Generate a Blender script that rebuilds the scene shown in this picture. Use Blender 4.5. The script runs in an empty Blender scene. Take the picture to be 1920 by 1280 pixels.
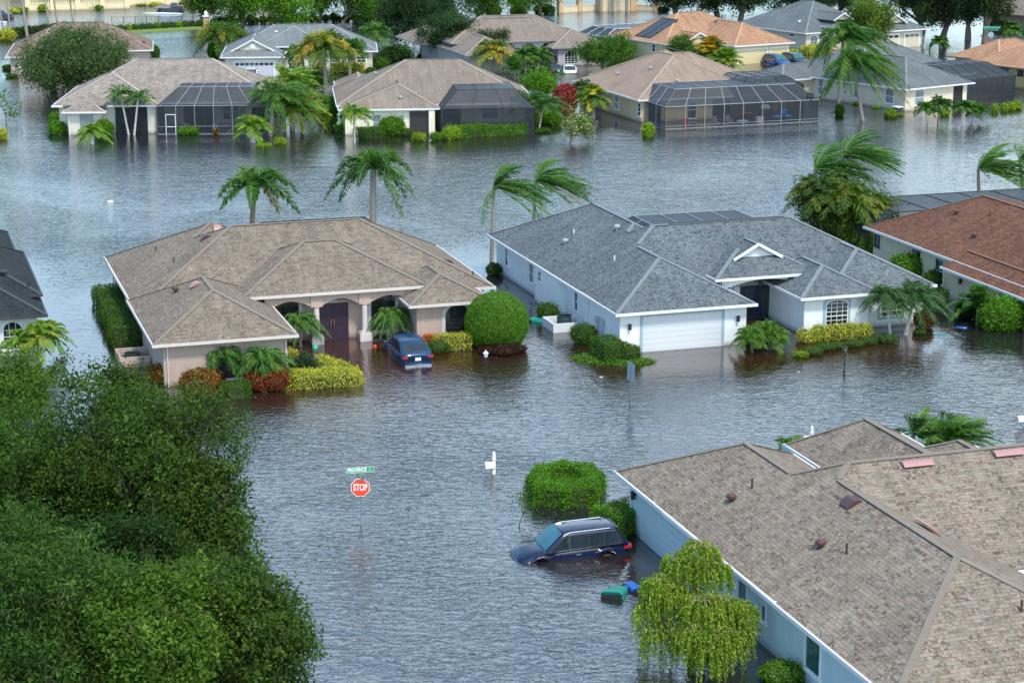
import bpy, math, random
import numpy as np
from mathutils import Vector, Matrix
S=bpy.context.scene; COL=S.collection
R=math.radians
# ---------------------------------------------------------------- camera model (1920 x 1280 frame)
F=3733.33; HOR=-300.0; CH=27.3
PT=math.atan((640-HOR)/F); CP,SP=math.cos(PT),math.sin(PT)
def ray(px,py):
    x=(px-960)/F; y=(py-640)/F
    return (x, CP-y*SP, -(SP+y*CP))
def G(px,py,z=0.0):
    d=ray(px,py); t=(z-CH)/d[2]
    return Vector((d[0]*t,d[1]*t,z))
def UP(base,px,py):
    """point seen at px,py that stands over the world point base (same distance ahead)"""
    d=ray(px,py); t=base[1]/d[1]
    return Vector((d[0]*t,base[1],CH+d[2]*t))
def PPM(py): return (py-HOR)*CP/CH      # pixels per metre for things standing on the water at that row
cam=bpy.data.cameras.new('camera'); co=bpy.data.objects.new('camera',cam); COL.objects.link(co)
co.location=(0,0,CH); co.rotation_euler=(math.pi/2-PT,0,0); cam.sensor_width=36; cam.lens=70
cam.clip_start=1; cam.clip_end=5000; S.camera=co
# ---------------------------------------------------------------- mesh builder
class MB:
    def __init__(s): s.v=[]; s.f=[]; s.T=None
    def P(s,p):
        if s.T: p=s.T(*p)
        s.v.append(tuple(p)); return len(s.v)-1
    def poly(s,pts): s.f.append([s.P(p) for p in pts])
    def box(s,x0,x1,y0,y1,z0,z1):
        i=[s.P(p) for p in ((x0,y0,z0),(x1,y0,z0),(x1,y1,z0),(x0,y1,z0),(x0,y0,z1),(x1,y0,z1),(x1,y1,z1),(x0,y1,z1))]
        for q in ((0,3,2,1),(4,5,6,7),(0,1,5,4),(1,2,6,5),(2,3,7,6),(3,0,4,7)): s.f.append([i[k] for k in q])
        return s
    def bar(s,a,b,w,h=None,up=(0,0,1)):
        a=Vector(a);b=Vector(b);h=h or w; d=(b-a)
        if d.length<1e-6: return s
        d.normalize(); up=Vector(up)
        if abs(d.dot(up))>.98: up=Vector((1,0,0))
        x=d.cross(up).normalized(); y=x.cross(d).normalized()
        c=[(-w/2,-h/2),(w/2,-h/2),(w/2,h/2),(-w/2,h/2)]
        i=[s.P(p+x*cx+y*cy) for p in (a,b) for cx,cy in c]
        for q in ((0,1,2,3),(7,6,5,4),(0,4,5,1),(1,5,6,2),(2,6,7,3),(3,7,4,0)): s.f.append([i[k] for k in q])
        return s
    def tube(s,pts,rad,n=7,cap=True):
        pts=[Vector(p) for p in pts]
        if not hasattr(rad,'__len__'): rad=[rad]*len(pts)
        rings=[]
        for k,p in enumerate(pts):
            d=(pts[min(k+1,len(pts)-1)]-pts[max(k-1,0)])
            d=d.normalized() if d.length>1e-9 else Vector((0,0,1))
            up=Vector((0,1,0)) if abs(d.z)>.9 else Vector((0,0,1))
            x=d.cross(up).normalized(); y=x.cross(d)
            rings.append([s.P(p+(x*math.cos(2*math.pi*j/n)+y*math.sin(2*math.pi*j/n))*rad[k]) for j in range(n)])
        for a,b in zip(rings,rings[1:]):
            for j in range(n): s.f.append([a[j],a[(j+1)%n],b[(j+1)%n],b[j]])
        if cap: s.f.append(rings[0][::-1]); s.f.append(rings[-1])
        return s
    def lathe(s,c,prof,n=16):
        rings=[[s.P((c[0]+r*math.cos(2*math.pi*j/n),c[1]+r*math.sin(2*math.pi*j/n),c[2]+z)) for j in range(n)] for r,z in prof]
        for a,b in zip(rings,rings[1:]):
            for j in range(n): s.f.append([a[j],a[(j+1)%n],b[(j+1)%n],b[j]])
        s.f.append(rings[0][::-1]); s.f.append(rings[-1]); return s
    def blob(s,c,r,n=12,m=7,rng=None,j=0.0):
        rows=[]
        for a in range(m+1):
            th=math.pi*a/m
            rows.append([s.P((c[0]+r[0]*math.sin(th)*math.cos(2*math.pi*k/n)*(1+(rng.uniform(-j,j) if rng else 0)),
                c[1]+r[1]*math.sin(th)*math.sin(2*math.pi*k/n)*(1+(rng.uniform(-j,j) if rng else 0)),c[2]+r[2]*math.cos(th))) for k in range(n)])
        for a,b in zip(rows,rows[1:]):
            for k in range(n): s.f.append([a[k],b[k],b[(k+1)%n],a[(k+1)%n]])
        return s
    def ring(s,outer,inner,y0,y1):
        n=len(outer)
        for k in range(n):
            a,b=outer[k],outer[(k+1)%n]; c,d=inner[(k+1)%n],inner[k]
            s.poly([(a[0],y0,a[1]),(b[0],y0,b[1]),(c[0],y0,c[1]),(d[0],y0,d[1])])
            s.poly([(a[0],y0,a[1]),(a[0],y1,a[1]),(b[0],y1,b[1]),(b[0],y0,b[1])])
            s.poly([(d[0],y0,d[1]),(c[0],y0,c[1]),(c[0],y1,c[1]),(d[0],y1,d[1])])
        return s
    def prism(s,out,y0,y1):
        s.poly([(x,y0,z) for x,z in out]); s.poly([(x,y1,z) for x,z in out][::-1])
        n=len(out)
        for k in range(n):
            a,b=out[k],out[(k+1)%n]; s.poly([(a[0],y0,a[1]),(a[0],y1,a[1]),(b[0],y1,b[1]),(b[0],y0,b[1])])
        return s
def obj(name,mb,mat,parent=None,smooth=False,loc=None,auv=False):
    me=bpy.data.meshes.new(name); me.from_pydata(mb.v,[],mb.f)
    if auv:
        uvl=me.uv_layers.new(name='UVMap')
        for p in me.polygons:
            n=p.normal
            if n.z<0: n=-n
            ax=Vector((0,0,1)).cross(n)
            ax=ax.normalized() if ax.length>1e-4 else Vector((1,0,0))
            ay=n.cross(ax)
            for li in p.loop_indices:
                c=me.vertices[me.loops[li].vertex_index].co; uvl.data[li].uv=(c.dot(ax)+20,c.dot(ay)+20)
    if smooth:
        for p in me.polygons: p.use_smooth=True
    me.materials.append(mat); o=bpy.data.objects.new(name,me); COL.objects.link(o)
    if parent: o.parent=parent
    if loc is not None: o.location=loc
    return o
def thing(name,label,cat,loc=(0,0,0),rz=0,group=None):
    o=bpy.data.objects.new(name,None); COL.objects.link(o); o.location=loc; o.rotation_euler=(0,0,rz)
    o.empty_display_size=.3
    o['label']=label; o['category']=cat
    if group: o['group']=group
    return o
def tag(o,label,cat,group=None):
    o['label']=label; o['category']=cat
    if group: o['group']=group
    return o
# ---------------------------------------------------------------- materials
MATS={}
def newmat(name):
    m=bpy.data.materials.new(name); m.use_nodes=True; nt=m.node_tree
    return m,nt,nt.nodes['Principled BSDF']
def nd(nt,t,**k):
    n=nt.nodes.new(t)
    for a,b in k.items():
        if a.startswith('i_'): n.inputs[a[2:].replace('_',' ')].default_value=b
        else: setattr(n,a,b)
    return n
def M(name,col,rough=.6,var=.1,scale=2.5,bump=0.,bscale=60,metal=0.,coat=0.,spec=.5):
    if name in MATS: return MATS[name]
    m,nt,b=newmat(name); L=nt.links.new
    tc=nd(nt,'ShaderNodeTexCoord')
    n1=nd(nt,'ShaderNodeTexNoise',i_Scale=scale,i_Detail=5.,i_Roughness=.65); L(tc.outputs['Object'],n1.inputs['Vector'])
    mr=nd(nt,'ShaderNodeMapRange'); mr.inputs['From Min'].default_value=.25; mr.inputs['From Max'].default_value=.75
    mr.inputs['To Min'].default_value=1-var; mr.inputs['To Max'].default_value=1+var; L(n1.outputs['Fac'],mr.inputs['Value'])
    mx=nd(nt,'ShaderNodeVectorMath',operation='SCALE'); mx.inputs[0].default_value=col; L(mr.outputs[0],mx.inputs['Scale'])
    L(mx.outputs[0],b.inputs['Base Color'])
    b.inputs['Roughness'].default_value=rough; b.inputs['Metallic'].default_value=metal
    b.inputs['Coat Weight'].default_value=coat; b.inputs['Coat Roughness'].default_value=.04
    b.inputs['Specular IOR Level'].default_value=spec
    if bump:
        n2=nd(nt,'ShaderNodeTexNoise',i_Scale=bscale,i_Detail=3.); L(tc.outputs['Object'],n2.inputs['Vector'])
        bp=nd(nt,'ShaderNodeBump',i_Strength=bump,i_Distance=.01); L(n2.outputs['Fac'],bp.inputs['Height']); L(bp.outputs['Normal'],b.inputs['Normal'])
    MATS[name]=m; return m
def stucco(name,col):
    """painted render with rain streaks and a damp, dirty band just above the flood line"""
    if name in MATS: return MATS[name]
    m,nt,b=newmat(name); L=nt.links.new
    tc=nd(nt,'ShaderNodeTexCoord'); mp=nd(nt,'ShaderNodeMapping'); mp.inputs['Scale'].default_value=(3,3,.35); L(tc.outputs['Object'],mp.inputs['Vector'])
    n1=nd(nt,'ShaderNodeTexNoise',i_Scale=1.2,i_Detail=6.,i_Roughness=.7); L(mp.outputs[0],n1.inputs['Vector'])
    mr=nd(nt,'ShaderNodeMapRange'); mr.inputs['From Min'].default_value=.3; mr.inputs['From Max'].default_value=.7
    mr.inputs['To Min'].default_value=.9; mr.inputs['To Max'].default_value=1.04; L(n1.outputs['Fac'],mr.inputs['Value'])
    sx=nd(nt,'ShaderNodeSeparateXYZ'); L(tc.outputs['Object'],sx.inputs[0])
    n3=nd(nt,'ShaderNodeTexNoise',i_Scale=3.,i_Detail=4.); L(tc.outputs['Object'],n3.inputs['Vector'])
    ad=nd(nt,'ShaderNodeMath',operation='MULTIPLY_ADD'); ad.inputs[1].default_value=-.25; L(n3.outputs['Fac'],ad.inputs[0]); L(sx.outputs['Z'],ad.inputs[2])
    m2=nd(nt,'ShaderNodeMapRange'); m2.inputs['From Min'].default_value=-.08; m2.inputs['From Max'].default_value=.2
    m2.inputs['To Min'].default_value=.5; m2.inputs['To Max'].default_value=1.; L(ad.outputs[0],m2.inputs['Value'])
    mu=nd(nt,'ShaderNodeMath',operation='MULTIPLY'); L(mr.outputs[0],mu.inputs[0]); L(m2.outputs[0],mu.inputs[1])
    mx=nd(nt,'ShaderNodeVectorMath',operation='SCALE'); mx.inputs[0].default_value=col; L(mu.outputs[0],mx.inputs['Scale'])
    L(mx.outputs[0],b.inputs['Base Color']); b.inputs['Roughness'].default_value=.75
    n2=nd(nt,'ShaderNodeTexNoise',i_Scale=40.,i_Detail=3.); L(tc.outputs['Object'],n2.inputs['Vector'])
    bp=nd(nt,'ShaderNodeBump',i_Strength=.25,i_Distance=.01); L(n2.outputs['Fac'],bp.inputs['Height']); L(bp.outputs['Normal'],b.inputs['Normal'])
    MATS[name]=m; return m
def shingle(name,ca,cb,cc,cd,w=.34,h=.145,dark=.55):
    """asphalt shingles: two brick layers of differing tab widths, four blends, a bump step at each course"""
    m,nt,b=newmat(name); L=nt.links.new
    uv=nd(nt,'ShaderNodeUVMap',uv_map='UVMap')
    def brick(c1,c2,ww,off,sq):
        k=nd(nt,'ShaderNodeTexBrick',offset=off,squash=sq,squash_frequency=3)
        k.inputs['Color1'].default_value=(*c1,1); k.inputs['Color2'].default_value=(*c2,1); k.inputs['Mortar'].default_value=(*[x*dark for x in c1],1)
        k.inputs['Scale'].default_value=1; k.inputs['Mortar Size'].default_value=.008; k.inputs['Mortar Smooth'].default_value=.3
        k.inputs['Brick Width'].default_value=ww; k.inputs['Row Height'].default_value=h; L(uv.outputs[0],k.inputs['Vector']); return k
    k1=brick(ca,cb,w,.5,1.2); k2=brick(cc,cd,w*.73,.37,.8)
    nz=nd(nt,'ShaderNodeTexNoise',i_Scale=7.,i_Detail=3.,i_Roughness=.7); L(uv.outputs[0],nz.inputs['Vector'])
    r=nd(nt,'ShaderNodeMapRange'); r.inputs['From Min'].default_value=.46; r.inputs['From Max'].default_value=.54; L(nz.outputs['Fac'],r.inputs['Value'])
    mx=nd(nt,'ShaderNodeMix',data_type='RGBA'); L(r.outputs[0],mx.inputs[0]); L(k1.outputs['Color'],mx.inputs[6]); L(k2.outputs['Color'],mx.inputs[7])
    # course step for the bump
    sx=nd(nt,'ShaderNodeSeparateXYZ'); L(uv.outputs[0],sx.inputs[0])
    dv=nd(nt,'ShaderNodeMath',operation='DIVIDE'); dv.inputs[1].default_value=h; L(sx.outputs['Y'],dv.inputs[0])
    fr=nd(nt,'ShaderNodeMath',operation='FRACT'); L(dv.outputs[0],fr.inputs[0])
    big=nd(nt,'ShaderNodeTexNoise',i_Scale=.35,i_Detail=5.,i_Roughness=.6); L(uv.outputs[0],big.inputs['Vector'])
    rb=nd(nt,'ShaderNodeMapRange'); rb.inputs['From Min'].default_value=.3; rb.inputs['From Max'].default_value=.7; rb.inputs['To Min'].default_value=.86; rb.inputs['To Max'].default_value=1.1; L(big.outputs['Fac'],rb.inputs['Value'])
    fine=nd(nt,'ShaderNodeTexNoise',i_Scale=45.,i_Detail=2.); L(uv.outputs[0],fine.inputs['Vector'])
    rf=nd(nt,'ShaderNodeMapRange'); rf.inputs['To Min'].default_value=.8; rf.inputs['To Max'].default_value=1.2; L(fine.outputs['Fac'],rf.inputs['Value'])
    sm=nd(nt,'ShaderNodeMapping'); sm.inputs['Scale'].default_value=(1.3,.16,1); L(uv.outputs[0],sm.inputs['Vector'])
    sn=nd(nt,'ShaderNodeTexNoise',i_Scale=1.4,i_Detail=5.,i_Roughness=.65); L(sm.outputs[0],sn.inputs['Vector'])
    sr=nd(nt,'ShaderNodeMapRange'); sr.inputs['From Min'].default_value=.32; sr.inputs['From Max'].default_value=.62; sr.inputs['To Min'].default_value=.78; sr.inputs['To Max'].default_value=1.04; L(sn.outputs['Fac'],sr.inputs['Value'])
    m0=nd(nt,'ShaderNodeMath',operation='MULTIPLY'); L(rb.outputs[0],m0.inputs[0]); L(sr.outputs[0],m0.inputs[1])
    mu=nd(nt,'ShaderNodeMath',operation='MULTIPLY'); L(m0.outputs[0],mu.inputs[0]); L(rf.outputs[0],mu.inputs[1])
    sc=nd(nt,'ShaderNodeVectorMath',operation='SCALE'); L(mx.outputs[2],sc.inputs[0]); L(mu.outputs[0],sc.inputs['Scale'])
    L(sc.outputs[0],b.inputs['Base Color']); b.inputs['Roughness'].default_value=.9; b.inputs['Specular IOR Level'].default_value=.08
    inv=nd(nt,'ShaderNodeMath',operation='SUBTRACT'); inv.inputs[0].default_value=1; L(fr.outputs[0],inv.inputs[1])
    bp=nd(nt,'ShaderNodeBump',i_Strength=.7,i_Distance=.03); L(inv.outputs[0],bp.inputs['Height']); L(bp.outputs['Normal'],b.inputs['Normal'])
    MATS[name]=m; return m
def glass(name,col=(.012,.016,.02),rough=.03,spec=.9):
    m,nt,b=newmat(name); b.inputs['Base Color'].default_value=(*col,1); b.inputs['Roughness'].default_value=rough; b.inputs['Specular IOR Level'].default_value=spec
    tc=nd(nt,'ShaderNodeTexCoord'); n=nd(nt,'ShaderNodeTexNoise',i_Scale=1.3,i_Detail=2.); nt.links.new(tc.outputs['Object'],n.inputs['Vector'])
    mr=nd(nt,'ShaderNodeMapRange'); mr.inputs['To Min'].default_value=.4; mr.inputs['To Max'].default_value=2.2; nt.links.new(n.outputs['Fac'],mr.inputs['Value'])
    sc=nd(nt,'ShaderNodeVectorMath',operation='SCALE'); sc.inputs[0].default_value=col; nt.links.new(mr.outputs[0],sc.inputs['Scale']); nt.links.new(sc.outputs[0],b.inputs['Base Color'])
    bp=nd(nt,'ShaderNodeBump',i_Strength=.04,i_Distance=.05); nt.links.new(n.outputs['Fac'],bp.inputs['Height']); nt.links.new(bp.outputs['Normal'],b.inputs['Normal'])
    MATS[name]=m; return m
def screenmat(name,col,alpha):
    m,nt,b=newmat(name); L=nt.links.new
    tr=nd(nt,'ShaderNodeBsdfTransparent'); mx=nd(nt,'ShaderNodeMixShader')
    b.inputs['Base Color'].default_value=(*col,1); b.inputs['Roughness'].default_value=.55
    lw=nd(nt,'ShaderNodeLayerWeight',i_Blend=.35)
    mr=nd(nt,'ShaderNodeMapRange'); mr.inputs['To Min'].default_value=alpha; mr.inputs['To Max'].default_value=min(1,alpha+.32); L(lw.outputs['Facing'],mr.inputs['Value'])
    L(mr.outputs[0],mx.inputs[0]); L(tr.outputs[0],mx.inputs[1]); L(b.outputs[0],mx.inputs[2])
    L(mx.outputs[0],nt.nodes['Material Output'].inputs['Surface']); MATS[name]=m; return m
def leafmat(name='leaf',trans=.35,rough=.55):
    m,nt,b=newmat(name); L=nt.links.new
    at=nd(nt,'ShaderNodeAttribute',attribute_name='tint'); L(at.outputs['Color'],b.inputs['Base Color'])
    b.inputs['Roughness'].default_value=rough; b.inputs['Specular IOR Level'].default_value=.16
    tl=nd(nt,'ShaderNodeBsdfTranslucent'); mx=nd(nt,'ShaderNodeMixShader',i_Fac=trans)
    gm=nd(nt,'ShaderNodeMix',data_type='RGBA',blend_type='MULTIPLY'); gm.inputs[0].default_value=1; gm.inputs[7].default_value=(1.3,1.5,.55,1)
    L(at.outputs['Color'],gm.inputs[6]); L(gm.outputs[2],tl.inputs['Color'])
    L(b.outputs[0],mx.inputs[1]); L(tl.outputs[0],mx.inputs[2]); L(mx.outputs[0],nt.nodes['Material Output'].inputs['Surface'])
    MATS[name]=m; return m
LEAF=leafmat()
# ---------------------------------------------------------------- leaves (numpy)
def unit(a): return a/np.maximum(np.linalg.norm(a,axis=1,keepdims=True),1e-9)
def leafobj(name,parent,C,A,B,cols):
    """C centres, A half length vectors, B half width vectors, cols Nx3"""
    n=len(C); V=np.empty((n,4,3),np.float32)
    V[:,0]=C-A; V[:,1]=C+B; V[:,2]=C+A; V[:,3]=C-B
    me=bpy.data.meshes.new(name); me.vertices.add(n*4); me.vertices.foreach_set('co',V.ravel())
    me.loops.add(n*4); me.loops.foreach_set('vertex_index',np.arange(n*4,dtype=np.int32))
    me.polygons.add(n); me.polygons.foreach_set('loop_start',np.arange(0,n*4,4,dtype=np.int32)); me.polygons.foreach_set('loop_total',np.full(n,4,np.int32))
    me.update()
    at=me.color_attributes.new('tint','FLOAT_COLOR','POINT')
    cc=np.ones((n,4,4),np.float32); cc[:,:,:3]=cols[:,None,:]; at.data.foreach_set('color',cc.ravel())
    me.materials.append(LEAF); o=bpy.data.objects.new(name,me); COL.objects.link(o)
    if parent: o.parent=parent
    return o
def pal(rng,n,palette,var=.25):
    p=np.array(palette,np.float32); i=rng.integers(0,len(p),n)
    return np.clip(p[i]*(1+rng.uniform(-var,var,(n,1))),0,1).astype(np.float32)
def shell(rng,n,c,r,lump=.14,inner=.25,flat=0):
    """points near an ellipsoid's surface with their outward normals, lumpy"""
    d=unit(rng.normal(size=(n,3)))
    if flat: d[:,2]=np.where(d[:,2]<-.2,-d[:,2],d[:,2])
    ph=np.sin(d[:,0]*7+c[0])*np.sin(d[:,1]*6+c[1]*1.3)*np.sin(d[:,2]*8+1.7)
    k=(1+lump*ph*1.5)*(1-inner*rng.random(n)**2)
    return np.array(c)+d*np.array(r)*k[:,None], unit(d/np.array(r))
def leaf_axes(rng,N,size,aspect=.45,rnd=.8,droop=0,wind=(0,0,0)):
    n=len(N); nn=unit(N+rng.normal(size=(n,3))*rnd)
    t=unit(np.cross(nn,rng.normal(size=(n,3)))); t=unit(t+np.array([wind[0],wind[1],wind[2]-droop]))
    b=unit(np.cross(nn,t)); s=(size*rng.uniform(.65,1.35,n))[:,None]
    return t*s*.5,b*s*.5*aspect
LIST_G={'oak':[(.018,.05,.01),(.03,.075,.014),(.045,.1,.018)],
 'mid':[(.035,.1,.01),(.06,.145,.015),(.095,.19,.022)],
 'bright':[(.09,.23,.012),(.14,.31,.018),(.06,.15,.01)],
 'lime':[(.22,.34,.02),(.3,.4,.03),(.12,.24,.015)],
 'yellow':[(.42,.42,.03),(.55,.5,.05),(.2,.27,.03),(.62,.58,.12)],
 'sage':[(.075,.125,.045),(.1,.16,.05),(.055,.1,.03)],
 'palm':[(.035,.11,.02),(.06,.16,.025),(.1,.21,.03)],
 'palmlime':[(.11,.24,.02),(.18,.31,.03),(.26,.32,.04)],
 'palmyel':[(.35,.33,.04),(.14,.2,.03),(.4,.28,.04),(.07,.14,.02)],
 'red':[(.3,.025,.03),(.5,.06,.05),(.1,.02,.02),(.16,.03,.02),(.4,.12,.08)],
 'croton':[(.45,.13,.015),(.5,.22,.02),(.16,.03,.01),(.07,.03,.01),(.06,.09,.01),(.08,.12,.012)],
 'crotonred':[(.4,.025,.01),(.2,.015,.01),(.06,.02,.01),(.45,.1,.02),(.04,.05,.01)],
 'dark':[(.05,.015,.012),(.08,.02,.015),(.03,.03,.012)],
 'weep':[(.18,.27,.02),(.25,.35,.03),(.1,.18,.02),(.3,.38,.06)],
 'orange':[(.75,.2,.02),(.6,.15,.02)]}
BARK=M('bark',(.16,.125,.095),.9,.3,6,bump=.6,bscale=25); PALMBARK=M('palm_bark',(.27,.235,.2),.9,.25,8,bump=.5,bscale=20)
WHITEBARK=M('pale_bark',(.5,.48,.44),.85,.2,6,bump=.3,bscale=20); SHAFT=M('crownshaft',(.12,.22,.06),.5,.2)
CORE=M('shrub_core',(.03,.045,.015),.95,.3,3)
SEED=[7]
def rngn(): SEED[0]+=1; return np.random.default_rng(SEED[0])
def tree(name,label,base,lumps,palette,nleaf,size,cat='tree',group=None,trunk_r=.22,bark=None,droop=.1,aspect=.5,fork=.35,wind=(0,0,0),bend=(0,0),part='crown',rnd=.8,var=.3,bare=6,cols2=None):
    """lumps: list of (x,y,z,rx,ry,rz) relative to base"""
    rng=rngn(); t=thing(name,label,cat,base,0,group); mb=MB(); rr=random.Random(SEED[0])
    cz=max(.6,min(l[2]-l[5]*.5 for l in lumps)); fk=Vector((bend[0],bend[1],cz*fork+.4))
    mb.tube([(0,0,-.7),(bend[0]*.3,bend[1]*.3,cz*fork*.5),fk],[trunk_r*1.15,trunk_r,trunk_r*.85],8)
    for l in lumps:
        e=Vector(l[:3]); m=fk.lerp(e,.5)+Vector((rr.uniform(-.2,.2),rr.uniform(-.2,.2),rr.uniform(-.1,.3)))
        q=trunk_r*.55
        mb.tube([fk-Vector((0,0,.15)),m,e],[q,q*.6,q*.25],6)
        for k in range(bare):
            a=m.lerp(e,rr.random()); d=Vector((rr.uniform(-1,1)*l[3],rr.uniform(-1,1)*l[4],rr.uniform(-.3,1)*l[5]))*.8
            mb.tube([a,e+d*.5,e+d],[q*.22,q*.13,q*.05],4,False)
    obj('trunk',mb,bark or BARK,t)
    vol=np.array([(l[3]*l[4]*l[5])**(2/3) for l in lumps]); cnt=(nleaf*vol/vol.sum()).astype(int)
    Cs=[];Ns=[]
    for l,k in zip(lumps,cnt):
        # each limb end carries many small sprays of leaves
        q=max(5,int(11*(l[3]*l[4]*l[5])**.33+5)); sc,sn=shell(rng,q,l[:3],l[3:6],.15,.5); r0=np.array(l[3:6])
        tw=max(6,k//26); ti=rng.integers(0,q,tw); td=unit(sn[ti]*.7+rng.normal(size=(tw,3))*.75+np.array([wind[0],wind[1],.15])); tl=rng.uniform(.25,.75,tw)*r0.mean()*.75+size*2
        ts=sc[ti]+rng.normal(size=(tw,3))*r0*.09
        j=rng.integers(0,tw,k); s_=rng.random((k,1)); off=rng.normal(size=(k,3))*size*(1.5-.9*s_)
        C1=ts[j]+td[j]*tl[j][:,None]*s_+off; C1[:,2]-=.18*tl[j]*s_[:,0]**2
        N1=unit(off/size*.35+td[j]*.5+sn[ti[j]]*.6+np.array([0,0,.5])); Cs.append(C1);Ns.append(N1)
    C=np.concatenate(Cs);N=np.concatenate(Ns)
    C+=rng.normal(size=C.shape)*size*.4
    A,B=leaf_axes(rng,N,size,aspect,rnd,droop,wind); keep=C[:,2]>-.02
    cols=pal(rng,len(C),palette,var)
    # whole sprays share a tone: a low frequency tint by position
    s=np.sin(C[:,0]*2.1+SEED[0])*np.sin(C[:,1]*2.3)*np.sin(C[:,2]*2.7+1); cols*=(1+.38*s)[:,None]
    leafobj(part,t,C[keep],A[keep],B[keep],cols[keep].astype(np.float32))
    return t
def crownl(w,d,h,z0,n,seed,spread=1.):
    """n lumps filling an ellipsoidal crown of width w, depth d, height h whose bottom is z0"""
    rr=random.Random(seed); out=[]
    for k in range(n):
        a=2*math.pi*k*.618+rr.uniform(-.4,.4); q=rr.uniform(.3,.8) if k else 0
        zz=z0+h*(.22+.56*rr.random()); r=rr.uniform(.3,.44)
        f=math.sqrt(max(.35,1-((zz-z0-h*.5)/(h*.5))**2))
        out.append((math.cos(a)*w/2*q*f*spread,math.sin(a)*d/2*q*f*spread,zz,w*r*.62,d*r*.62,h*r*.75))
    out.append((0,0,z0+h*.68,w*.27,d*.27,h*.3)); return out
def bush(name,label,base,lumps,palette,dens=420,size=.09,cat='shrub',group=None,rnd=.7,aspect=.5,core=True,droop=0,var=.3,part='foliage'):
    """rounded shrub made of dome lumps (x,y,z,rx,ry,rz) over a dark filler core that keeps it opaque"""
    rng=rngn(); t=thing(name,label,cat,base,0,group); mb=MB(); Cs=[];Ns=[]
    for l in lumps:
        if core: mb.blob(l[:3],(l[3]*.8,l[4]*.8,l[5]*.8),10,6)
        area=4*math.pi*((l[3]*l[4])**1.6+(l[3]*l[5])**1.6+(l[4]*l[5])**1.6)**(1/1.6)/3**(1/1.6)
        c,n=shell(rng,max(30,int(area*dens)),l[:3],l[3:6],.15 if len(lumps)>1 else .02,.3 if len(lumps)>1 else .1); st=rng.random(len(c))<(.035 if len(lumps)>1 else .008); c[st]+=n[st]*size*rng.uniform(.8,2.6,(st.sum(),1)); Cs.append(c);Ns.append(n)
    if not core:
        for l in lumps: mb.tube([(0,0,-.4),(l[0]*.4,l[1]*.4,l[2]*.4),l[:3]],[.05,.035,.012],5)
    obj('filler_core',mb,CORE if core else BARK,t)
    C=np.concatenate(Cs);N=np.concatenate(Ns); C=C+rng.normal(size=C.shape)*size*.25; A,B=leaf_axes(rng,N,size,aspect,rnd,droop)
    k=C[:,2]>-.03; cols=pal(rng,len(C),palette,var); leafobj(part,t,C[k],A[k],B[k],cols[k]); return t
def hedge(name,label,pts,width,height,palette,dens=420,size=.09,cat='hedge',group=None,rnd=.65,z0=-.3,closed=False,wob=.075,aspect=.5):
    """clipped hedge along ground points pts"""
    rng=rngn(); b=Vector(pts[0]); t=thing(name,label,cat,b,0,group); mb=MB(); Cs=[];Ns=[]
    P=[Vector(p)-b for p in pts]; P=[Vector((p.x,p.y,0)) for p in P]
    if closed: P.append(P[0])
    for a,c in zip(P,P[1:]):
        d=(c-a); L=d.length; d.normalize(); s=Vector((-d.y,d.x,0)); w=width/2
        q=w-.1; i=[a+s*q-d*q*.0,c+s*q,c-s*q,a-s*q]
        mb.f.append([mb.P((p.x,p.y,height-.12)) for p in i]);
        for k in range(4):
            p,r_=i[k],i[(k+1)%4]; mb.poly([(p.x,p.y,z0),(r_.x,r_.y,z0),(r_.x,r_.y,height-.12),(p.x,p.y,height-.12)])
        Le=L+w*1.2
        for (area,kind) in ((Le*width,'t'),(Le*height,'s+'),(Le*height,'s-'),(width*height,'e+'),(width*height,'e-')):
            n=int(area*dens)+5; u=rng.uniform(-w*.6,L+w*.6,n); v=rng.uniform(-w,w,n); z=rng.uniform(0,height,n)
            nn=np.zeros((n,3))
            if kind=='t': z=np.full(n,height); nn[:,2]=1
            elif kind=='s+': v=np.full(n,w); nn[:]=tuple(s)
            elif kind=='s-': v=np.full(n,-w); nn[:]=tuple(-s)
            elif kind=='e+': u=np.full(n,L+w*.6); nn[:]=tuple(d)
            else: u=np.full(n,-w*.6); nn[:]=tuple(-d)
            # round the shoulders
            e=np.clip((z-(height-.25))/.25,0,1); v=v*(1-.12*e*e)
            z=z-.1*(np.abs(v)/w)**4*(kind=='t')
            C=np.array(a)+u[:,None]*np.array(d)+v[:,None]*np.array(s); C[:,2]=z
            C+=nn*(np.sin(u*1.9+SEED[0])*np.sin(z*3+u*.7)*wob)[:,None]+rng.normal(size=(n,3))*size*.4+nn*(rng.random((n,1))<.03)*size*rng.uniform(.6,2.2,(n,1))
            Cs.append(C);Ns.append(nn)
    obj('filler_core',mb,CORE,t); C=np.concatenate(Cs);N=np.concatenate(Ns); A,B=leaf_axes(rng,N,size,aspect,rnd)  # dark filler core put inside so the hedge is not see-through
    k=C[:,2]>-.03; leafobj('foliage',t,C[k],A[k],B[k],pal(rng,len(C),palette,.3)[k]); return t
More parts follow.
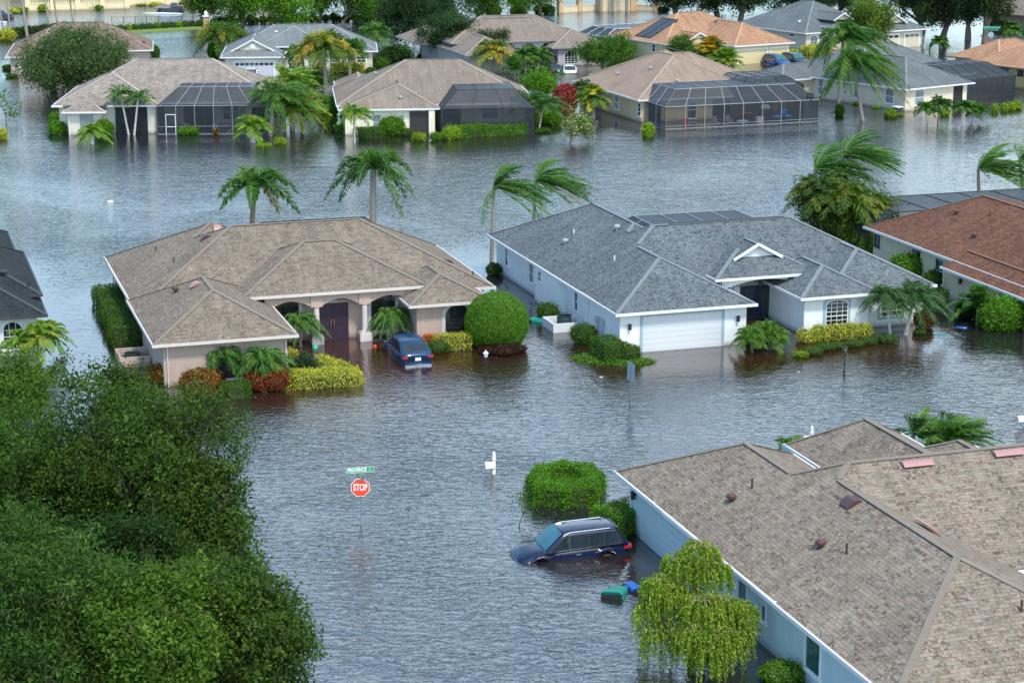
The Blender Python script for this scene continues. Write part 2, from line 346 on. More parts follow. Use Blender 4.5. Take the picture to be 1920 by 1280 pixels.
def palm(name,label,base,crown,L=2.6,n=16,palette='palm',wind=0.,droop=1.,trunk_r=.13,cat='palm tree',group=None,leaf=.5,stations=30,bark=None,shaft=False,lw=.045,up=.5,bend=0.,plume=0.,dead=0,upm=1.0,boots=0):
    """feather palm; crown is the world point of the crown's heart"""
    rng=rngn(); base=Vector(base); base.z=0; t=thing(name,label,cat,base,0,group); top=Vector(crown)-base; lw*=1.45; n=int(n*1.65); leaf*=1.12; trunk_r*=.8; L*=1.08
    mb=MB(); K=9; pts=[];rad=[]
    for k in range(K):
        s=k/(K-1); pts.append((top.x*(s**(1+bend)),top.y*s,-.6+(top.z+.6)*s)); rad.append(trunk_r*(1.25-.45*s) if not shaft else trunk_r*(1.1-.2*s+.15*math.sin(s*3)))
    mb.tube(pts,rad,9); obj('trunk',mb,bark or PALMBARK,t)
    if shaft:
        m2=MB(); m2.tube([top-Vector((0,0,.9)),top-Vector((0,0,.4)),top+Vector((0,0,.15))],[trunk_r*.85,trunk_r*.95,trunk_r*.5],9); obj('crownshaft',m2,SHAFT,t,True)
    if boots:
        m2=MB()
        for k in range(boots):
            a=k*2.4; z=-.1-.5*k/boots; m2.bar(top+Vector((math.cos(a)*trunk_r*.6,math.sin(a)*trunk_r*.6,z)),top+Vector((math.cos(a)*trunk_r*2.2,math.sin(a)*trunk_r*2.2,z+.25)),.06,.03)
        obj('old_frond_bases',m2,BARK,t)
    Cs=[];As=[];Bs=[];Cl=[]; mr=MB(); P=LIST_G[palette] if isinstance(palette,str) else palette
    W=np.array([wind,wind*.25,0.])
    for k in range(n):
        a=2*math.pi*k*.618+rng.uniform(-.3,.3); el=(up*1.5*(1-k/n)*upm-.1+rng.uniform(-.15,.15)); Lk=L*rng.uniform(.85,1.1)
        h=np.array([math.cos(a),math.sin(a),0.]); d0=h*math.cos(el)+np.array([0,0,math.sin(el)])
        T=np.linspace(0,1,stations)
        d0=unit((d0+W*(.35 if wind<.8 else .95))[None])[0]
        pos=np.array(top)+Lk*(T[:,None]*d0)+W*Lk*.38*(T[:,None]**2); pos[:,2]-=droop*Lk*.5*T**2.3
        tan=unit(np.gradient(pos,axis=0)); side=unit(np.cross(tan,[0,0,1.])+1e-6); upv=np.cross(side,tan)
        mr.tube([tuple(p) for p in pos[::5]],[.03*(1-j/(len(pos[::5])))+.008 for j in range(len(pos[::5]))],4,False)
        colr=np.array(P[rng.integers(0,len(P))]); isdead=k>=n-dead
        if isdead: colr=np.array((.3,.22,.08))
        for sg in (-1,1):
            for rep in range(2 if plume else 1):
                st=rng.uniform(.02,.03); tt=T+rng.uniform(-.012,.012,stations); ll=leaf*(np.sin(np.clip(tt*.92+.1,0,1)*math.pi)**.6)*rng.uniform(.8,1.15,stations)
                dv=unit(tan*.75+sg*side*.85+upv*rng.uniform(-.1+plume*-.7,.25+plume*.8,(stations,1))+np.array([0,0,-.28*droop])+W*1.0+rng.normal(size=(stations,3))*.12)
                c=pos+dv*ll[:,None]*.5; A=dv*ll[:,None]*.5; nrm=unit(np.cross(dv,tan)+rng.normal(size=(stations,3))*.2); B=unit(np.cross(dv,nrm))*lw*.5*rng.uniform(.7,1.3,(stations,1))
                Cs.append(c);As.append(A);Bs.append(B)
                cc=colr*(1+rng.uniform(-.25,.25,(stations,1))); Cl.append(cc)
    obj('frond_stems',mr,SHAFT,t)
    leafobj('fronds',t,np.concatenate(Cs),np.concatenate(As),np.concatenate(Bs),np.clip(np.concatenate(Cl),0,1).astype(np.float32)); return t
# ---------------------------------------------------------------- sky, sun, water
W=bpy.data.worlds.new('World'); S.world=W; W.use_nodes=True; nt=W.node_tree; L=nt.links.new
SUNV=Vector((.34,-.68,1.12)).normalized(); el=math.asin(SUNV.z); az=math.atan2(SUNV.x,SUNV.y)
sky=nd(nt,'ShaderNodeTexSky',sky_type='NISHITA',sun_disc=False,sun_elevation=el,sun_rotation=az,altitude=10,air_density=1.2,dust_density=1.5)
bg=nt.nodes['Background']; tc=nd(nt,'ShaderNodeTexCoord')
mp=nd(nt,'ShaderNodeMapping'); mp.inputs['Scale'].default_value=(1,1,2.6); L(tc.outputs['Generated'],mp.inputs['Vector'])
nz=nd(nt,'ShaderNodeTexNoise',i_Scale=2.3,i_Detail=7.,i_Roughness=.55,i_Distortion=.3); L(mp.outputs[0],nz.inputs['Vector'])
# more open blue sky to the left of the view, more cloud to the right
sp=nd(nt,'ShaderNodeSeparateXYZ'); L(tc.outputs['Generated'],sp.inputs[0])
ma=nd(nt,'ShaderNodeMath',operation='MULTIPLY_ADD'); ma.inputs[1].default_value=.2; L(sp.outputs['X'],ma.inputs[0]); L(nz.outputs['Fac'],ma.inputs[2])
mr=nd(nt,'ShaderNodeMapRange'); mr.inputs['From Min'].default_value=.42; mr.inputs['From Max'].default_value=.64; L(ma.outputs[0],mr.inputs['Value'])
cl=nd(nt,'ShaderNodeMix',data_type='RGBA'); L(mr.outputs[0],cl.inputs[0]); tn=nd(nt,'ShaderNodeVectorMath',operation='MULTIPLY'); L(sky.outputs[0],tn.inputs[0]); tn.inputs[1].default_value=(1.55,2.1,2.4); L(tn.outputs[0],cl.inputs[6]); rampmix=nd(nt,'ShaderNodeMix',data_type='RGBA'); zz=nd(nt,'ShaderNodeMapRange'); zz.inputs['From Min'].default_value=.1; zz.inputs['From Max'].default_value=.6; L(sp.outputs['Z'],zz.inputs['Value']); L(zz.outputs[0],rampmix.inputs[0]); rampmix.inputs[6].default_value=(19.2,22.8,25.4,1); rampmix.inputs[7].default_value=(4.6,5.7,6.9,1); L(rampmix.outputs[2],cl.inputs[7])
L(cl.outputs[2],bg.inputs['Color']); bg.inputs['Strength'].default_value=.105
sl=bpy.data.lights.new('sun','SUN'); so=bpy.data.objects.new('sun',sl); COL.objects.link(so); sl.energy=2.9; sl.angle=R(9); sl.color=(1,.92,.79)
so.rotation_euler=(-SUNV).to_track_quat('-Z','Y').to_euler()
S.view_settings.view_transform='Standard'; S.view_settings.look='None'; S.view_settings.exposure=.28; S.view_settings.gamma=1
S.cycles.max_bounces=6; S.cycles.transparent_max_bounces=16; S.cycles.use_denoising=True

def watermat():
    m,nt,b=newmat('flood_water'); L=nt.links.new
    b.inputs['Roughness'].default_value=.02; b.inputs['IOR'].default_value=1.9; b.inputs['Specular IOR Level'].default_value=1.
    tc=nd(nt,'ShaderNodeTexCoord')
    n0=nd(nt,'ShaderNodeTexNoise',i_Scale=.03,i_Detail=3.); L(tc.outputs['Object'],n0.inputs['Vector'])
    cr=nd(nt,'ShaderNodeMix',data_type='RGBA'); L(n0.outputs['Fac'],cr.inputs[0]); cr.inputs[6].default_value=(.022,.014,.009,1); cr.inputs[7].default_value=(.008,.018,.026,1)
    L(cr.outputs[2],b.inputs['Base Color'])
    def layer(sc,rot,ax,det,dist,rough=.5):
        mp=nd(nt,'ShaderNodeMapping'); mp.inputs['Rotation'].default_value=(0,0,R(rot)); mp.inputs['Scale'].default_value=(1,ax,1); L(tc.outputs['Object'],mp.inputs['Vector'])
        n=nd(nt,'ShaderNodeTexNoise',i_Scale=sc,i_Detail=det,i_Roughness=rough,i_Distortion=dist); L(mp.outputs[0],n.inputs['Vector']); return n.outputs['Fac']
    a=layer(2.0,24,1.8,2.,.9); c=layer(6.,5,1.6,3.,.5,.6); d=layer(.42,50,1.8,2.,.4)
    # gusts: broad patches where the wind roughens the surface
    g=nd(nt,'ShaderNodeTexNoise',i_Scale=.045,i_Detail=3.,i_Roughness=.6,i_Distortion=.6); L(tc.outputs['Object'],g.inputs['Vector'])
    gr=nd(nt,'ShaderNodeMapRange'); gr.inputs['From Min'].default_value=.35; gr.inputs['From Max'].default_value=.65; gr.inputs['To Min'].default_value=.4; gr.inputs['To Max'].default_value=1.15; L(g.outputs['Fac'],gr.inputs['Value'])
    def mul(x,k):
        q=nd(nt,'ShaderNodeMath',operation='MULTIPLY'); L(x,q.inputs[0]); q.inputs[1].default_value=k; return q.outputs[0]
    def add(x,y):
        q=nd(nt,'ShaderNodeMath',operation='ADD'); L(x,q.inputs[0]); L(y,q.inputs[1]); return q.outputs[0]
    h=add(add(mul(a,.082),mul(c,.012)),mul(d,.09))
    at=nd(nt,'ShaderNodeAttribute',attribute_name='shelter'); se=nd(nt,'ShaderNodeSeparateColor'); L(at.outputs['Color'],se.inputs[0])
    ca=nd(nt,'ShaderNodeMath',operation='MULTIPLY_ADD'); L(se.outputs[0],ca.inputs[0]); ca.inputs[1].default_value=-.93; ca.inputs[2].default_value=1.
    g2=nd(nt,'ShaderNodeMath',operation='MULTIPLY'); L(gr.outputs[0],g2.inputs[0]); L(ca.outputs[0],g2.inputs[1])
    q=nd(nt,'ShaderNodeMath',operation='MULTIPLY'); L(h,q.inputs[0]); L(g2.outputs[0],q.inputs[1])
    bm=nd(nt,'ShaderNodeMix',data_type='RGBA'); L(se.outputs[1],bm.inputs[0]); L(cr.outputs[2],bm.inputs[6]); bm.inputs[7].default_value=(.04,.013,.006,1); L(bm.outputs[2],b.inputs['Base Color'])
    bp=nd(nt,'ShaderNodeBump',i_Strength=1.,i_Distance=1.); L(q.outputs[0],bp.inputs['Height']); L(bp.outputs['Normal'],b.inputs['Normal'])
    return m
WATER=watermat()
g_=MB(); g_.poly([(-900,-60,-.9),(900,-60,-.9),(900,1500,-.9),(-900,1500,-.9)]); go=obj('ground',g_,M('mud',(.06,.045,.03),.9,.2,.5)); go['kind']='structure'
# ---------------------------------------------------------------- house kit
GW=M('gutter_white',(.72,.73,.74),.45,.06); GP=M('gutter_cream',(.62,.56,.52),.5,.06)
FRW=M('frame_white',(.78,.79,.8),.4,.04); FRB=M('frame_dark',(.02,.02,.024),.4,.1); FRA=M('frame_bronze',(.03,.028,.028),.45,.1); FRG=M('frame_aluminium',(.35,.37,.39),.4,.08)
GL=glass('window_glass'); GLG=glass('window_glass_teal',(.02,.07,.065)); GLL=glass('blind_glass',(.16,.19,.22),.12)
SCR=screenmat('screen_mesh',(.02,.028,.04),.55); SCRL=screenmat('screen_mesh_top',(.03,.042,.056),.58)
DARK=M('dark_interior',(.012,.012,.014),.8,.3)
def hipheight(b,u,v):
    if b.get('rd'):
        return b['ze']+ (b['zr']-b['ze'])*max(-1,min((u-b['u0'])/(b['rd'][0]-b['u0']),(b['u1']-u)/(b['u1']-b['rd'][0]),(v-b['v0'])/(b['rd'][1]-b['v0'])))
    t=[u-b['u0'],b['u1']-u]; q=[v-b['v0'],b['v1']-v]
    if 'f' in b['g']: q[0]=99
    if 'b' in b['g']: q[1]=99
    if 'l' in b['g']: t[0]=99
    if 'r' in b['g']: t[1]=99
    inside=b['u0']<=u<=b['u1'] and b['v0']<=v<=b['v1']
    return b['ze']+b['s']*min(t+q) if inside else -9
class House:
    def __init__(s,name,label,th,org,cat='house'):
        s.th=R(th); s.c,s.s=math.cos(s.th),math.sin(s.th); s.org=org; x,y=s.W(*org)
        s.root=thing(name,label,cat,(x,y,0),s.th); s.blocks=[]; s.name=name
    def W(s,u,v): return (u*s.c-v*s.s,u*s.s+v*s.c)
    def WV(s,u,v,z=0): x,y=s.W(u,v); return Vector((x,y,z))
    def L(s,u,v,z): return (u-s.org[0],v-s.org[1],z)
    def uvray(s,px,py):
        d=ray(px,py); return (d[0]*s.c+d[1]*s.s,-d[0]*s.s+d[1]*s.c,d[2])
    def hit(s,px,py,u=None,v=None,z=None):
        d=s.uvray(px,py)
        t=u/d[0] if u is not None else v/d[1] if v is not None else (z-CH)/d[2]
        return d[0]*t,d[1]*t,CH+d[2]*t
    def rh(s,u,v): return max(hipheight(b,u,v) for b in s.blocks)
    def roofhit(s,px,py):
        d=s.uvray(px,py); t0=(7.5-CH)/d[2]; t1=(1.5-CH)/d[2]
        for k in range(900):
            t=t0+(t1-t0)*k/900
            u,v,z=d[0]*t,d[1]*t,CH+d[2]*t
            if s.rh(u,v)>=z: return u,v,z
        return None
    def mb(s):
        m=MB(); m.T=lambda u,v,z:s.L(u,v,z); return m
    def walls(s,boxes,mat,name='wall'):
        m=s.mb()
        for i,(u0,u1,v0,v1,z) in enumerate(boxes): m.box(u0,u1,v0,v1,-.7-.01*i,z-.004*i)
        s.wall=obj(name,m,mat,s.root); s.wallmat=mat
    def roof(s,blocks,mat,gut,capmat=None,rake=.16):
        for i,b in enumerate(blocks):
            cut=b[8] if len(b)>8 else None
            u0,u1,v0,v1,ze,sl=b[:6]; g=b[6] if len(b)>6 else ''; rd=b[7] if len(b)>7 else None
            s.blocks.append(dict(u0=u0,u1=u1,v0=v0,v1=v1,ze=ze+.004*i,s=sl,g=g,rd=rd,zr=(rd[4] if rd else 0),cut=cut))
        m=s.mb(); gm=s.mb(); cm=s.mb(); wm=s.mb(); lines=[]
        for b in s.blocks:
            u0,u1,v0,v1,ze,sl,g=(b[k] for k in ('u0','u1','v0','v1','ze','s','g'))
            A=(u0,v0,ze);B=(u1,v0,ze);C=(u1,v1,ze);D=(u0,v1,ze)
            if b['rd']: ra=(b['rd'][0],b['rd'][1],b['zr']); rb=(b['rd'][2],b['rd'][3],b['zr']); along='v'
            elif (u1-u0<=v1-v0 and not ('l' in g or 'r' in g)) or 'f' in g or 'b' in g:
                h=(u1-u0)/2; zr=ze+sl*h; um=(u0+u1)/2; ra=(um,v0 if 'f' in g else v0+h,zr); rb=(um,v1 if 'b' in g else v1-h,zr); along='v'
            else:
                h=(v1-v0)/2; zr=ze+sl*h; vm=(v0+v1)/2; ra=(u0 if 'l' in g else u0+h,vm,zr); rb=(u1 if 'r' in g else u1-h,vm,zr); along='u'
            b['ra'],b['rb']=ra,rb
            if along=='v':
                m.poly([A,ra,rb,D]); m.poly([B,C,rb,ra])
                if 'f' not in g: m.poly([A,B,ra])
                if 'b' not in g: m.poly([C,D,rb])
                lines+= [(b,A,ra),(b,B,ra)] if 'f' not in g else []
                lines+= [(b,C,rb),(b,D,rb)] if 'b' not in g else []
                if 'f' in g:
                    wm.poly([(u0+.25,v0+.3,ze+.08),(u1-.25,v0+.3,ze+.08),(ra[0],v0+.3,ra[2]-.04)])
                    for e in (A,B): gm.bar((e[0],e[1]-.02,e[2]+.0),(ra[0],ra[1]-.02,ra[2]+.0),.05,rake)
            else:
                ct=b['cut']
                if ct:
                    zc=ze+sl*(ct[2]-v0); m.poly([A,(ct[0],v0,ze),(ct[0],ct[2],zc),(ct[1],ct[2],zc),(ct[1],v0,ze),B,rb,ra])
                else: m.poly([A,B,rb,ra])
                m.poly([C,D,ra,rb])
                if 'l' not in g: m.poly([D,A,ra]); lines+=[(b,A,ra),(b,D,ra)]
                else: wm.poly([(u0+.3,v0+.25,ze+.08),(u0+.3,v1-.25,ze+.08),(u0+.3,vm,zr-.04)]); [gm.bar((e[0],e[1],e[2]),ra,.05,rake) for e in (A,D)]
                if 'r' not in g: m.poly([B,C,rb]); lines+=[(b,B,rb),(b,C,rb)]
            lines.append((b,ra,rb))
            t=.13
            if 'f' not in g:
                ct=b['cut']
                for p0,p1 in ([(u0-.09,ct[0]),(ct[1],u1+.09)] if ct else [(u0-.09,u1+.09)]): gm.box(p0,p1,v0-.09,v0-.002,ze-t,ze+.015)
            if 'f' not in g or len(s.blocks)==1:
                gm.box(u0-.09,u0-.002,v0-.001,v1+.001,ze-t,ze+.013); gm.box(u1+.002,u1+.09,v0-.001,v1+.001,ze-t,ze+.013); gm.box(u0-.09,u1+.09,v1+.002,v1+.09,ze-t,ze+.012)
                gm.poly([(u0,v0,ze-.1),(u0,v1,ze-.1),(u1,v1,ze-.1),(u1,v0,ze-.1)] if not b['cut'] else [(u0,v0,ze-.1),(u0,v1,ze-.1),(u1,v1,ze-.1),(u1,v0,ze-.1),(ct[1],v0,ze-.1),(ct[1],ct[2],ze-.1),(ct[0],ct[2],ze-.1),(ct[0],v0,ze-.1)])
        s.roofo=obj('roof',m,mat,s.root,auv=True)
        for b,a,c in lines:
            a=Vector(a);c=Vector(c); n=max(2,int((c-a).length/.25)); cm=s.mb()
            def flush(m_):
                if m_.f: obj('ridge_cap',m_,capmat or mat,s.roofo,auv=True)
            for k in range(n):
                p=a.lerp(c,(k+.5)/n)
                vis=all(hipheight(o,p.x,p.y)<p.z-.035 for o in s.blocks if o is not b)
                q0=a.lerp(c,k/n);q1=a.lerp(c,(k+1)/n)
                if vis: cm.bar(q0+Vector((0,0,.004+.006*(k%2))),q1+Vector((0,0,.012)),.24,.03)
                elif cm.f: flush(cm); cm=s.mb()
            flush(cm)
        if wm.f: obj('gable',wm,s.wallmat,s.root)
        obj('gutter',gm,gut,s.root)
    def T(s,face,c):
        if face=='f': return lambda x,y,z:s.L(x,c+y,z)
        if face=='b': return lambda x,y,z:s.L(x,c-y,z)
        if face=='l': return lambda x,y,z:s.L(c+y,x,z)
        return lambda x,y,z:s.L(c-y,x,z)
    @staticmethod
    def outl(x0,x1,z0,z1,arch,e=0.,n=10):
        x0-=e;x1+=e;z0-=e;z1+=e
        if not arch: return [(x0,z0),(x1,z0),(x1,z1),(x0,z1)]
        w=(x1-x0)/2; r=w*arch; zs=z1-r; cx=(x0+x1)/2
        return [(x0,z0),(x1,z0)]+[(cx+w*math.cos(math.pi*k/n),zs+r*math.sin(math.pi*k/n)) for k in range(n+1)]
    def win(s,face,c,x0,x1,z0,z1,arch=0,grid=(1,2),fr=None,gl=None,trim=0,tm=None,label=None,name='window',fw=.05):
        fr=fr or FRW; gl=gl or GL
        m=MB(); m.T=s.T(face,c); m.ring(s.outl(x0,x1,z0,z1,arch),s.outl(x0,x1,z0,z1,arch,-fw),-.05,.03)
        nx,nz=grid; ztop=z1-((x1-x0)/2*arch if arch else 0)
        for k in range(1,nx):
            x=x0+(x1-x0)*k/nx; m.box(x-.013,x+.013,-.035,-.012,z0+.02,z1-.03 if arch else z1-.02)
        for k in range(1,nz):
            z=z0+(ztop-z0)*k/nz; t=.026 if k==nz//2 or nz==2 else .013; m.box(x0+.02,x1-.02,-.037,-.011,z-t,z+t)
        if arch and nx>1: m.box(x0+.02,x1-.02,-.037,-.011,ztop-.013,ztop+.013)
        o=obj(name,m,fr,s.root)
        if label: o['label']=label
        p=MB(); p.T=s.T(face,c); q=s.outl(x0+.02,x1-.02,z0+.02,z1-.02,arch); p.poly([(x,-.006,z) for x,z in q]); obj('pane',p,gl,o)
        if trim:
            t=MB(); t.T=s.T(face,c); t.ring(s.outl(x0,x1,z0,z1,arch,trim),s.outl(x0,x1,z0,z1,arch,-.002),-.03,.03); obj('surround',t,tm or GW,o)
        else:
            t=MB(); t.T=s.T(face,c); t.box(x0-.08,x1+.08,-.08,.02,z0-.09,z0-.003); obj('sill',t,tm or fr,o)
        return o
    def winpx(s,face,c,x0,y0,x1,y1,**k):
        xm,ym=(x0+x1)/2,(y0+y1)/2
        kw=dict(v=c) if face in 'fb' else dict(u=c); ax=0 if face in 'fb' else 1
        a=s.hit(x0,ym,**kw)[ax]; b=s.hit(x1,ym,**kw)[ax]; z1=s.hit(xm,y0,**kw)[2]; z0=s.hit(xm,y1,**kw)[2]
        return s.win(face,c,min(a,b),max(a,b),max(z0,-.4),z1,**k)
    def garage(s,face,c,x0,x1,z1,dm,tm,trim=.12,lites=0,name='garage_door'):
        t=MB(); t.T=s.T(face,c); o_=[(x0-trim,-.6),(x1+trim,-.6),(x1+trim,z1+trim),(x0-trim,z1+trim)]; i_=[(x0,-.6),(x1,-.6),(x1,z1),(x0,z1)]
        t.ring(o_,i_,-.04,.03)
        m=MB(); m.T=s.T(face,c); n=8
        for k in range(n):
            za=-.5+(z1+.5)*k/n; zb=-.5+(z1+.5)*(k+1)/n-.02; m.box(x0+.002,x1-.002,-.022,.02,za,zb)
        m.box(x0+.002,x1-.002,-.006,.02,-.6,z1)
        d=obj(name,m,dm,s.root); obj('door_surround',t,tm,d)
        if lites:
            w=(x1-x0)/lites
            for k in range(lites):
                g=MB(); g.T=s.T(face,c); g.box(x0+w*(k+.14),x0+w*(k+.86),-.03,-.01,z1-.42,z1-.14); obj('door_light',g,GL,d)
    def lamp(s,face,c,x,z):
        m=MB(); m.T=s.T(face,c); m.box(x-.07,x+.07,-.2,-.06,z-.17,z+.1); m.box(x-.09,x+.09,-.22,-.04,z+.1,z+.14); m.box(x-.03,x+.03,-.08,.02,z-.03,z+.06); m.box(x-.02,x+.02,-.15,-.11,z+.14,z+.2)
        obj('wall_lamp',m,FRB,s.root)
    def pipe(s,u,v,z0,z1,mat=None,r=.04):
        m=s.mb(); m.tube([(u,v,z0),(u,v,z1)],r,6); obj('downpipe',m,mat or GW,s.root)
    def vent(s,px,py,kind='pipe',mat=None,sc=1.):
        h=s.roofhit(px,py)
        if not h: return
        u,v,z=h; m=s.mb()
        if kind=='pipe': m.tube([(u,v,z-.1),(u,v,z+.4*sc)],[.045,.045],7); o=obj('vent_pipe',m,mat or FRA,s.roofo)
        elif kind=='cap': m.lathe((u,v,z-.05),[(.09,0),(.09,.22),(.2,.22),(.2,.3),(.1,.38)],10); o=obj('roof_vent',m,mat or FRG,s.roofo)
        elif kind=='hood':
            e=.3; dz=(s.rh(u,v+.3)-s.rh(u,v-.3))/.6; du=(s.rh(u+.3,v)-s.rh(u-.3,v))/.6
            P=lambda a,b_,h_: (u+a,v+b_,z+a*du+b_*dz+h_)
            w=.32*sc; k=8
            if abs(du)>abs(dz): Q=lambda a,b_,h_:P(b_,a,h_); sg=1 if du>0 else -1
            else: Q=P; sg=1 if dz>0 else -1
            A=[Q(-w,sg*(-.3+.6*j/k),.02+.2*math.sin(math.pi*min(1,(j/k)*.9+.12))) for j in range(k+1)]; B=[Q(w,sg*(-.3+.6*j/k),.02+.2*math.sin(math.pi*min(1,(j/k)*.9+.12))) for j in range(k+1)]
            for j in range(k): m.poly([A[j],B[j],B[j+1],A[j+1]])
            m.poly(A); m.poly(B); o=obj('roof_vent',m,mat or PINK,s.roofo)
        elif kind=='long':
            du=(s.rh(u+.3,v)-s.rh(u-.3,v))/.6; dz=(s.rh(u,v+.3)-s.rh(u,v-.3))/.6; n=8
            along_v=abs(du)>abs(dz)
            def Q(a,b_,h_):
                if along_v: a,b_=b_,a
                return (u+a,v+b_,z+a*du+b_*dz+h_)
            w=.62*sc; A=[Q(-w,-.22+.44*j/n,.03+.17*math.sin(math.pi*(j/n*.75+.25))) for j in range(n+1)]; B=[Q(w,-.22+.44*j/n,.03+.17*math.sin(math.pi*(j/n*.75+.25))) for j in range(n+1)]
            for j in range(n): m.poly([A[j],B[j],B[j+1],A[j+1]])
            m.poly(A);m.poly(B); o=obj('ridge_vent',m,mat or PINK,s.roofo)
    def cage(s,u0,u1,v0,v1,z1,z2,ins,n,fm=None,sides='flr',rail=.35,nside=3,flat=None,t=.05):
        """screened pool enclosure: walls, sloped mansard panels, flat top, aluminium ribs"""
        fm=fm or FRA; F_=s.mb(); Sc=s.mb(); St=s.mb()
        iu0=u0+(ins if 'l' in sides else 0); iu1=u1-(ins if 'r' in sides else 0); iv0=v0+(ins if 'f' in sides else 0); iv1=v1-(ins if 'b' in sides else 0)
        c=[(u0,v0),(u1,v0),(u1,v1),(u0,v1)]; i=[(iu0,iv0),(iu1,iv0),(iu1,iv1),(iu0,iv1)]; nm='frbl'
        for k in range(4):
            a,b=c[k],c[(k+1)%4]; p,q=i[k],i[(k+1)%4]
            if nm[k] in sides:
                Sc.poly([(*a,-.6),(*b,-.6),(*b,z1),(*a,z1)])
                St.poly([(*a,z1),(*b,z1),(*q,z2),(*p,z2)])
                nn=n if nm[k] in 'fb' else nside
                for j in range(nn+1):
                    f=j/nn; x=(a[0]+(b[0]-a[0])*f,a[1]+(b[1]-a[1])*f); y=(p[0]+(q[0]-p[0])*f,p[1]+(q[1]-p[1])*f)
                    F_.bar((*x,-.6),(*x,z1),t); F_.bar((*x,z1),(*y,z2),t,t*1.4)
                F_.bar((*a,z1),(*b,z1),t,t*1.3); F_.bar((*a,rail),(*b,rail),t*.7,t*.7); F_.bar((*a,.04),(*b,.04),t)
            F_.bar((*p,z2),(*q,z2),t,t*1.4)
        St.poly([(*x,z2) for x in i])
        for j in range(1,n):
            f=j/n; F_.bar((iu0+(iu1-iu0)*f,iv0,z2+.01),(iu0+(iu1-iu0)*f,iv1,z2+.01),t,t*1.4)
        e=obj('screen_enclosure',F_,fm,s.root); obj('side_screen',Sc,SCR,e); obj('roof_screen',St,SCRL,e); return e
PINK=M('pink_metal',(.42,.22,.22),.4,.08); BRN=M('brown_metal',(.09,.04,.04),.45,.1)
TAN=shingle('shingle_tan',(.29,.22,.17),(.15,.1,.08),(.19,.185,.15),(.32,.27,.215))
TAN2=shingle('shingle_tan_near',(.33,.255,.195),(.13,.085,.07),(.23,.23,.19),(.35,.285,.225),w=.34,h=.15)
GREY=shingle('shingle_grey',(.145,.168,.183),(.195,.22,.232),(.055,.07,.085),(.18,.2,.212))
GREYL=shingle('shingle_grey_light',(.2,.22,.23),(.25,.27,.275),(.17,.19,.2),(.22,.235,.24))
SLATE=shingle('shingle_slate',(.03,.04,.045),(.05,.06,.065),(.025,.03,.035),(.04,.05,.055))
BROWN=shingle('shingle_brown',(.22,.095,.06),(.12,.06,.045),(.26,.13,.08),(.1,.065,.055),w=.5)
SPECK=shingle('shingle_speckled',(.36,.3,.25),(.24,.19,.165),(.42,.37,.32),(.2,.17,.15),w=.6)
SAND=shingle('shingle_sand',(.36,.27,.21),(.32,.235,.18),(.38,.29,.22),(.3,.22,.17))
TAUPE=shingle('shingle_taupe',(.29,.235,.195),(.24,.19,.155),(.31,.26,.21),(.22,.18,.15))
ORNG=shingle('shingle_orange',(.48,.27,.16),(.38,.2,.12),(.52,.32,.2),(.34,.18,.11),w=.5)
RUSS=shingle('shingle_russet',(.27,.19,.15),(.21,.145,.115),(.3,.22,.17),(.19,.135,.11))
GREYF=shingle('shingle_grey_far',(.15,.17,.18),(.19,.21,.215),(.13,.15,.16),(.17,.19,.2))
CAPT=M('cap_tan',(.225,.185,.15),.85,.15,4,bump=.4); CAPG=M('cap_grey',(.19,.215,.235),.85,.15,4,bump=.4)
# ======================================================= house A (centre left, pinkish walls)
PW=stucco('stucco_pink',(.48,.36,.3)); PWT=M('trim_pink_white',(.6,.54,.52),.6,.05)
A=House('tan_roof_house','pink-beige house with tan shingle roof, white columns and dark double entrance door',17.6,(22,110))
A.walls([(12.85,19.3,99.7,108,2.26),(12.9,32.4,107.55,119.4,2.27),(12.93,23.4,111,121.8,2.25),(27.55,31.3,104.4,109,2.24),(19.3,27.6,107.0,108,2.88)],PW)
A.roof([(12.45,32.9,107.1,119.9,2.35,.5,'',None,(19.4,28.4,107.5)),(12.48,23.9,111,122.3,2.35,.5),(12.33,19.74,99.25,110,2.33,.5),(18.1,28.6,105.85,114.5,2.95,.48),(27.05,31.8,103.9,111,2.3,.5)],TAN,GP,CAPT)
def arcade(h,v,edges,zs,rise,zt,mat,tk=.22):
    m=h.mb(); 
    for a,b in zip(edges,edges[1:]):
        n=14; pts=[(a,zs)]+[(a+.2+(b-a-.4)*k/n,zs+rise*math.sin(math.pi*k/n)) for k in range(n+1)]+[(b,zs),(b,zt),(a,zt)]
        m2=MB(); m2.T=lambda x,y,z:h.L(x,v+y,z); m2.prism(pts,0,tk); o=len(m.v); m.v+=m2.v; m.f+=[[i+o for i in f] for f in m2.f]
    obj('arcade',m,mat,h.root)
arcade(A,106.1,[19.35,22.25,25.0,27.95],2.1,.42,2.88,PW)
for u in (22.25,25.0,27.75):
    m=A.mb(); m.box(u-.34,u+.34,105.85,106.5,-.7,.42); m.box(u-.3,u+.3,105.88,106.46,.42,.5)
    m.lathe(A.L(u,105.72,.5),[(.2,0),(.2,.06),(.165,.1),(.165,1.7),(.2,1.75)],14) if False else None
    m3=MB(); m3.lathe(A.L(u,106.17,.5),[(.21,0),(.21,.06),(.17,.1),(.16,1.55),(.21,1.62)],14); o=len(m.v); m.v+=m3.v; m.f+=[[i+o for i in f] for f in m3.f]
    c_=obj('column',m,PWT,A.root); m=A.mb(); m.box(u-.33,u+.33,106.02,106.09,2.12,2.86); obj('capital',m,PW,c_)
PUR=M('door_purple',(.028,.012,.03),.35,.15)
m=A.mb(); m.box(22.35,23.27,106.84,106.93,-.6,2.1); m.box(23.3,24.22,106.84,106.93,-.6,2.1)
for a in (22.5,23.45):
    for z in (.1,.8,1.5): m.box(a,a+.6,106.81,106.85,z,z+.55)
dr=obj('front_door',m,PUR,A.root)
